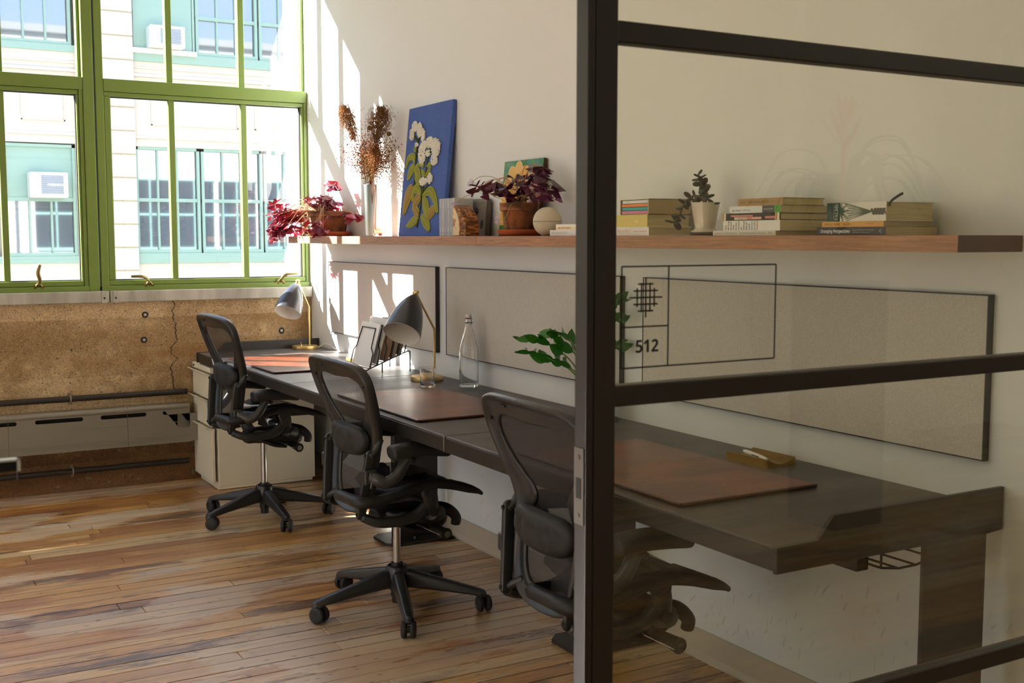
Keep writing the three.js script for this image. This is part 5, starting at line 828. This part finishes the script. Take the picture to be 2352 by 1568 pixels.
// vases with dried stems
M.dry = std(0xa8763a, 0.9, 0, { side: THREE.DoubleSide }); M.dryDark = std(0x7a5026, 0.9, 0, { side: THREE.DoubleSide }); M.dryPale = std(0xa8743c, 0.9, 0, { side: THREE.DoubleSide }); M.dryPink = std(0xa8583a, 0.9, 0, { side: THREE.DoubleSide });
{
  const v = thing('cylinder_vase', 'tall grey zinc vase with dried grasses', 'vase', [-0.10, ST, 1.195]); const zinc = tex(256, 256, (u, w) => { const n = fbm(u * 6, w * 8, 4, 6, 8, 151); return [0.36 + 0.26 * n, 0.40 + 0.26 * n, 0.39 + 0.25 * n]; });
  obj('body', lathe([[0, 0.001], [0.024, 0.001], [0.026, 0.004], [0.0345, 0.255], [0.035, 0.258], [0.033, 0.258], [0.0245, 0.01], [0, 0.008]], 36), std(0xffffff, 0.5, 0.15, { map: zinc }), v);
  const q = rng(404), g3 = () => (q() + q() + q() - 1.5) / 1.5;
  const bit = new THREE.OctahedronGeometry(0.0030, 0), blade = new THREE.ConeGeometry(0.0013, 0.014, 3);
  function plume(label, base, tip, lean, rad, n, mats) {
    const t = thing('dried_plume', label, 'dried grass', base, 0, 'dried stems in the zinc vase'), E = V(...tip).sub(V(...base)), c = new THREE.CatmullRomCurve3([V(0, 0, 0), V(E.x * 0.25, E.y * 0.5, E.z * 0.25), V(E.x * 0.7, E.y * 0.85, E.z * 0.7), E]);
    obj('stalk', sweep(c.getPoints(6), 0.0018, 6, 14), M.dryDark, t);
    const A = [], B = []; for (let k = 0; k < n; k++) { const s = 0.56 + 0.44 * q(), p = c.getPoint(s), w = rad * (0.25 + 0.9 * Math.sin(Math.PI * Math.pow((1 - s) / 0.44, 0.8))), o = V(g3() * w + lean[0] * q(), g3() * w * 0.7 - 0.03 * q(), g3() * w + lean[1] * q()), b = blade.clone(); b.rotateX(g3() * 2.2); b.rotateZ(g3() * 2.2); b.translate(p.x + o.x, p.y + o.y, p.z + o.z); (q() < 0.5 ? A : B).push(b); }
    const a = obj('seed_heads', A, mats[0], t), b2 = obj('seed_heads', B, mats[1], t); a.userData.kind = b2.userData.kind = 'stuff'; return t;
  }
  plume('dried reed plume drooping towards the window from zinc vase', [-0.10, ST + 0.01, 1.19], [-0.16, 2.06, 1.06], [-0.02, -0.05], 0.062, 3600, [M.dryDark, M.dry]);
  plume('upright dried reed plume nearest the blue canvas', [-0.10, ST + 0.01, 1.2], [-0.11, 2.02, 1.36], [0.0, 0.03], 0.075, 4200, [M.dryDark, M.dry]);
  plume('short bushy dried plume low in the zinc vase', [-0.095, ST + 0.01, 1.2], [-0.13, 1.84, 1.36], [0, 0], 0.05, 1800, [M.dry, std(0x8a4a1c, 0.9)]);
  for (const [p, lab] of [[[-0.12, 1.925, 1.25], 'round dried seed ball on a stalk between the plumes'], [[-0.09, 1.885, 1.415], 'round dried seed ball on a stalk beside the blue canvas']]) { const t = thing('seed_ball', lab, 'dried flower', [-0.1, ST + 0.01, 1.2], 0); const e = V(p[0] + 0.1, p[1] - ST - 0.01, p[2] - 1.2); obj('stalk', sweep([V(0, 0, 0), V(e.x * 0.3, e.y * 0.6, e.z * 0.3), e], 0.0012, 5, 12), M.dryDark, t); const L = []; for (let k = 0; k < 90; k++) { const d = V(g3(), g3(), g3()).normalize(), b = blade.clone().scale(2, 0.6, 2); b.applyQuaternion(new THREE.Quaternion().setFromUnitVectors(V(0, 1, 0), d)); L.push(b.translate(e.x + d.x * 0.010, e.y + d.y * 0.010, e.z + d.z * 0.010)); } L.push(new THREE.SphereGeometry(0.011, 10, 8).translate(e.x, e.y, e.z)); obj('head', L, std(0x7a6024, 0.95), t); }
  const t = thing('dried_sprays', 'cloud of tiny dried pink and straw flowers in the zinc vase', 'dried flowers', [-0.1, ST + 0.25, 1.2]);
  for (const [n, mat, cy, sy, cz, sz, seed] of [[1300, std(0x6b4a16, 0.9), 0.10, 0.10, 0.03, 0.22, 1], [1100, std(0x7a5526, 0.9), 0.15, 0.14, 0.06, 0.28, 2], [900, std(0x84402a, 0.9), 0.17, 0.14, -0.09, 0.24, 3]]) { const L = []; for (let k = 0; k < n; k++) { const h = clamp(cy + g3() * sy, 0.005, 0.4), sp = 0.4 + h * 4; L.push(bit.clone().scale(0.6 + q(), 0.6 + q(), 0.6 + q()).translate(g3() * 0.13 * Math.min(1, sp), h, (cz + g3() * sz) * Math.min(1, sp))); } const o = obj('blossom_specks', L, mat, t); o.userData.kind = 'stuff'; }
  for (let k = 0; k < 26; k++) obj('spray_stalk', sweep([V(g3() * 0.015, -0.02, g3() * 0.015), V(g3() * 0.03, 0.1, g3() * 0.05), V(g3() * 0.08, 0.16 + 0.16 * q(), g3() * 0.2)], 0.0007, 4, 8), M.dryDark, t);
  const p = thing('glass_vase', 'slender pink tinted glass vase between zinc vase and canvas', 'vase', [-0.135, ST, 1.375]);
  obj('body', lathe([[0, 0.001], [0.021, 0.001], [0.023, 0.004], [0.0225, 0.09], [0.017, 0.15], [0.0135, 0.2], [0.019, 0.252], [0.0178, 0.252], [0.0122, 0.2], [0.0155, 0.15], [0.021, 0.09], [0.021, 0.014], [0, 0.012]], 30), phys(0xffe6de, 0.02, { transmission: 1, thickness: 0.01, ior: 1.45, attenuationColor: new THREE.Color(0.95, 0.6, 0.5), attenuationDistance: 0.02 }), p);
}
// purple shamrock plants in clay pots
M.oxLeaf = phys(0xa81f38, 0.42, { transmission: 0.5, thickness: 0, side: THREE.DoubleSide }); M.oxLeafB = phys(0x5a1a34, 0.38, { transmission: 0.4, thickness: 0, side: THREE.DoubleSide }); M.oxStem = std(0xb98a62, 0.7); M.oxFlower = phys(0xe3d3ea, 0.8, { transmission: 0.3, thickness: 0, side: THREE.DoubleSide });
function shamrockLeaf(L, droop, fold) {
  const pos = [], idx = [];
  for (let k = 0; k < 3; k++) { const b = pos.length / 3, a = k * 2.094 + 0.15 * k, ca = Math.cos(a), sa = Math.sin(a); for (const [x, y, z] of [[0, 0, 0], [0, 0.45, -0.04], [0, 0.80, -0.12], [-0.34, 0.50, fold * 0.6], [-0.56, 0.92, fold], [-0.30, 0.95, fold * 0.5], [0.34, 0.50, fold * 0.6], [0.56, 0.92, fold], [0.30, 0.95, fold * 0.5]]) { const Y = y * Math.cos(droop) + z * Math.sin(droop), Zz = z * Math.cos(droop) - y * Math.sin(droop); pos.push((x * ca - Y * sa) * L, Zz * L, (x * sa + Y * ca) * L); } for (const t of [[0, 1, 3], [1, 2, 5], [1, 5, 4], [1, 4, 3], [0, 6, 1], [1, 8, 2], [1, 7, 8], [1, 6, 7]]) idx.push(b + t[0], b + t[1], b + t[2]); }
  const g = new THREE.BufferGeometry(); g.setAttribute('position', new THREE.Float32BufferAttribute(pos, 3)); g.setIndex(idx); g.computeVertexNormals(); return g;
}
const OXL = [shamrockLeaf(0.046, 0.35, 0.10), shamrockLeaf(0.044, 0.75, 0.22), shamrockLeaf(0.040, 0.1, 0.05), shamrockLeaf(0.042, 1.0, 0.3)];
const fiveStar = (() => { const pos = [], idx = []; for (let k = 0; k < 5; k++) { const a = k * 1.2566, b = pos.length / 3; for (const [r, o, y] of [[0, 0, 0], [0.6, -0.35, 0.25], [1, 0, 0.3], [0.6, 0.35, 0.25]]) pos.push(r * Math.cos(a + o) * 0.011, y * 0.011, r * Math.sin(a + o) * 0.011); idx.push(b, b + 1, b + 2, b, b + 2, b + 3); } const g = new THREE.BufferGeometry(); g.setAttribute('position', new THREE.Float32BufferAttribute(pos, 3)); g.setIndex(idx); g.computeVertexNormals(); return g; })();
function shamrock(label, p, pot, groups, flowers, seed, mats) {
  const t = thing('shamrock_plant', label, 'plant', p), q = rng(seed), g3 = () => (q() + q() + q() - 1.5) / 1.5, [rb, rt, h, rimH] = pot;
  obj('pot', lathe([[0, 0.014], [rb, 0.014], [lerp(rb, rt, 0.72) - 0.003, h - rimH], [rt - 0.003, h - rimH - 0.001], [rt, h - rimH + 0.003], [rt + 0.002, h], [rt - 0.006, h], [rt - 0.012, h - 0.015], [0, h - 0.015]], 44), M.terra, t);
  obj('saucer', lathe([[0, 0], [rb + 0.016, 0], [rb + 0.019, 0.009], [rb + 0.024, 0.011], [rb + 0.027, 0.02], [rb + 0.030, 0.024], [rb + 0.024, 0.025], [rb + 0.014, 0.008], [0, 0.008]], 44), M.terraClean, t);
  obj('soil', disc(V(0, h - 0.012, 0), V(0, 1, 0), rt - 0.008, 0.01, 28), M.soil, t);
  const ms = []; for (let k = 0; k < 70; k++) { const a = q() * 6.283, r = (rt - 0.014) * Math.sqrt(q()); ms.push(new THREE.SphereGeometry(0.003 + 0.004 * q(), 5, 4).translate(r * Math.cos(a), h - 0.006, r * Math.sin(a))); } const mo = obj('moss', ms, M.moss, t); mo.userData.kind = 'stuff';
  const st = [];
  for (const [n, c, s, out] of groups) for (let k = 0; k < n; k++) {
    const e = V(c[0] + g3() * s[0], c[1] + g3() * s[1], c[2] + g3() * s[2]); if (e.x + p[0] > -0.03) e.x = -0.03 - p[0] - 0.02 * q();
    const a = q() * 6.283, r = rt * 0.55 * q(), b = V(r * Math.cos(a), h - 0.01, r * Math.sin(a)), m = b.clone().lerp(e, 0.5); m.y = Math.max(b.y, e.y) + out * (0.5 + q()) * 0.6;
    st.push(sweep([b, m, e], 0.0011, 5, 10));
    const l = obj('leaf', OXL[Math.floor(q() * 4)], mats[q() < 0.6 ? 0 : 1], t); const dir = V(g3() * 0.8 + (e.x - b.x) * 2, 1.0, g3() * 0.8 + (e.z - b.z) * 2); aim(l, e, dir, q() * 6.283); l.scale.setScalar(0.75 + 0.5 * q());
  }
  obj('stems', st, M.oxStem, t).userData.kind = 'stuff';
  for (const [path, n] of flowers) { const pts = path.map((a) => V(...a)), f = obj('flower_stalk', sweep(pts, 0.0013, 5, 16), std(0xa8a05a, 0.7), t), e = pts[pts.length - 1]; for (let k = 0; k < n; k++) { const o = e.clone().add(V(g3() * 0.02, g3() * 0.02, g3() * 0.02)); aim(obj('blossom', fiveStar, M.oxFlower, f), o, V(g3() - 0.4, g3(), g3() + 0.6), q() * 6); } }
  return t;
}
shamrock('red purple shamrock plant spilling over the sunlit shelf end', [-0.118, ST, 0.665], [0.088, 0.117, 0.135, 0.028], [[62, [-0.12, 0.11, -0.30], [0.12, 0.10, 0.20], 0.05], [14, [-0.17, 0.04, -0.40], [0.06, 0.05, 0.12], 0.08], [34, [-0.02, 0.19, -0.04], [0.10, 0.09, 0.20], 0.02], [5, [0.0, 0.29, 0.05], [0.04, 0.03, 0.06], 0.0], [6, [0.05, 0.12, 0.20], [0.03, 0.06, 0.05], 0.03], [12, [-0.11, 0.06, 0.12], [0.03, 0.05, 0.14], 0.06]], [[[[0, 0.13, 0], [-0.06, 0.2, -0.1], [-0.15, 0.16, -0.2]], 4], [[[0, 0.13, 0], [-0.06, 0.15, -0.1], [-0.14, 0.07, -0.14]], 3], [[[0, 0.13, 0], [0.0, 0.25, -0.02], [-0.02, 0.28, -0.03]], 2]], 2024, [M.oxLeaf, phys(0x7a1c3c, 0.4, { transmission: 0.45, thickness: 0, side: THREE.DoubleSide })]);
shamrock('dark purple shamrock plant in clay pot before the painted board', [-0.128, ST, 2.735], [0.058, 0.075, 0.126, 0.03], [[11, [0, 0.20, 0.0], [0.09, 0.06, 0.22], 0.02], [8, [-0.03, 0.20, -0.17], [0.06, 0.06, 0.10], 0.03], [9, [0.02, 0.18, 0.17], [0.07, 0.08, 0.11], 0.02], [4, [0.02, 0.255, 0.12], [0.04, 0.02, 0.08], 0.01], [3, [0.0, 0.15, 0.02], [0.09, 0.02, 0.12], 0.01]], [[[[0.0, 0.13, -0.02], [-0.04, 0.22, -0.1], [-0.06, 0.235, -0.2], [-0.07, 0.215, -0.26]], 5], [[[-0.03, 0.13, -0.04], [-0.05, 0.175, -0.2], [-0.05, 0.16, -0.36], [-0.05, 0.135, -0.45]], 6], [[[-0.01, 0.13, 0.03], [-0.07, 0.12, 0.06], [-0.10, 0.07, 0.07], [-0.11, 0.06, 0.02]], 6]], 77, [phys(0x6a2a48, 0.34, { transmission: 0.2, thickness: 0, side: THREE.DoubleSide }), std(0x4a1e34, 0.34, 0, { side: THREE.DoubleSide })]);
// jade plant in a white footed pot
{
  const t = thing('jade_plant', 'dark jade succulent bending out of a cream footed pot', 'plant', [-0.138, ST, 3.862]), q = rng(66); const glaze = phys(0xd9d0bd, 0.25, { clearcoat: 0.6, clearcoatRoughness: 0.1 });
  obj('pot', lathe([[0, 0.006], [0.034, 0.006], [0.043, 0.010], [0.043, 0.013], [0.034, 0.017], [0.030, 0.024], [0.033, 0.04], [0.043, 0.098], [0.041, 0.099], [0.037, 0.085], [0, 0.082]], 44), glaze, t); obj('cork_base', cyl(0.034, 0.034, 0.0055, 30), std(0x5a3a1e, 0.8), t); obj('soil', disc(V(0, 0.086, 0), V(0, 1, 0), 0.037, 0.006, 24), M.soil, t);
  const lg = new THREE.SphereGeometry(1, 10, 8).scale(0.0085, 0.013, 0.0032).translate(0, 0.012, 0), lm = std(0x33391c, 0.35), lm2 = std(0x3d2318, 0.35);
  for (const path of [[[0.004, 0.085, 0], [0.0, 0.115, -0.02], [-0.01, 0.118, -0.05], [-0.02, 0.095, -0.075], [-0.03, 0.055, -0.09], [-0.035, 0.04, -0.105]], [[0.0, 0.085, 0.0], [0.0, 0.125, 0.0], [-0.004, 0.155, -0.02], [-0.004, 0.185, -0.03]], [[0, 0.085, 0.03], [0, 0.1, 0.034]]]) {
    const c = new THREE.CatmullRomCurve3(path.map((a) => V(...a))), s = obj('stem', sweep(path.map((a) => V(...a)), (k) => [0.0042 - 0.002 * k, 0.0042 - 0.002 * k], 8, 18), std(0x5c4a2a, 0.7), t), n = path.length > 3 ? (path.length > 5 ? 20 : 18) : 3;
    for (let k = 0; k < n; k++) { const u = 0.18 + 0.82 * k / (n - 1), p = c.getPoint(u), T = c.getTangent(u), side = new THREE.Vector3().crossVectors(T, V(Math.cos(k * 2.4), 0.3, Math.sin(k * 2.4))).normalize(), m = obj('leaf', lg, k % 3 ? lm : lm2, s); aim(m, p, side.add(T.multiplyScalar(0.35)), q() * 6.28); m.scale.setScalar(0.75 + 0.5 * q()); }
  }
}

// ------------------------------------------------------------------ shadows on, hand over
scene.traverse((o) => { if (o.isMesh) { o.castShadow = true; o.receiveShadow = true; } });
renderer.render(scene, camera);
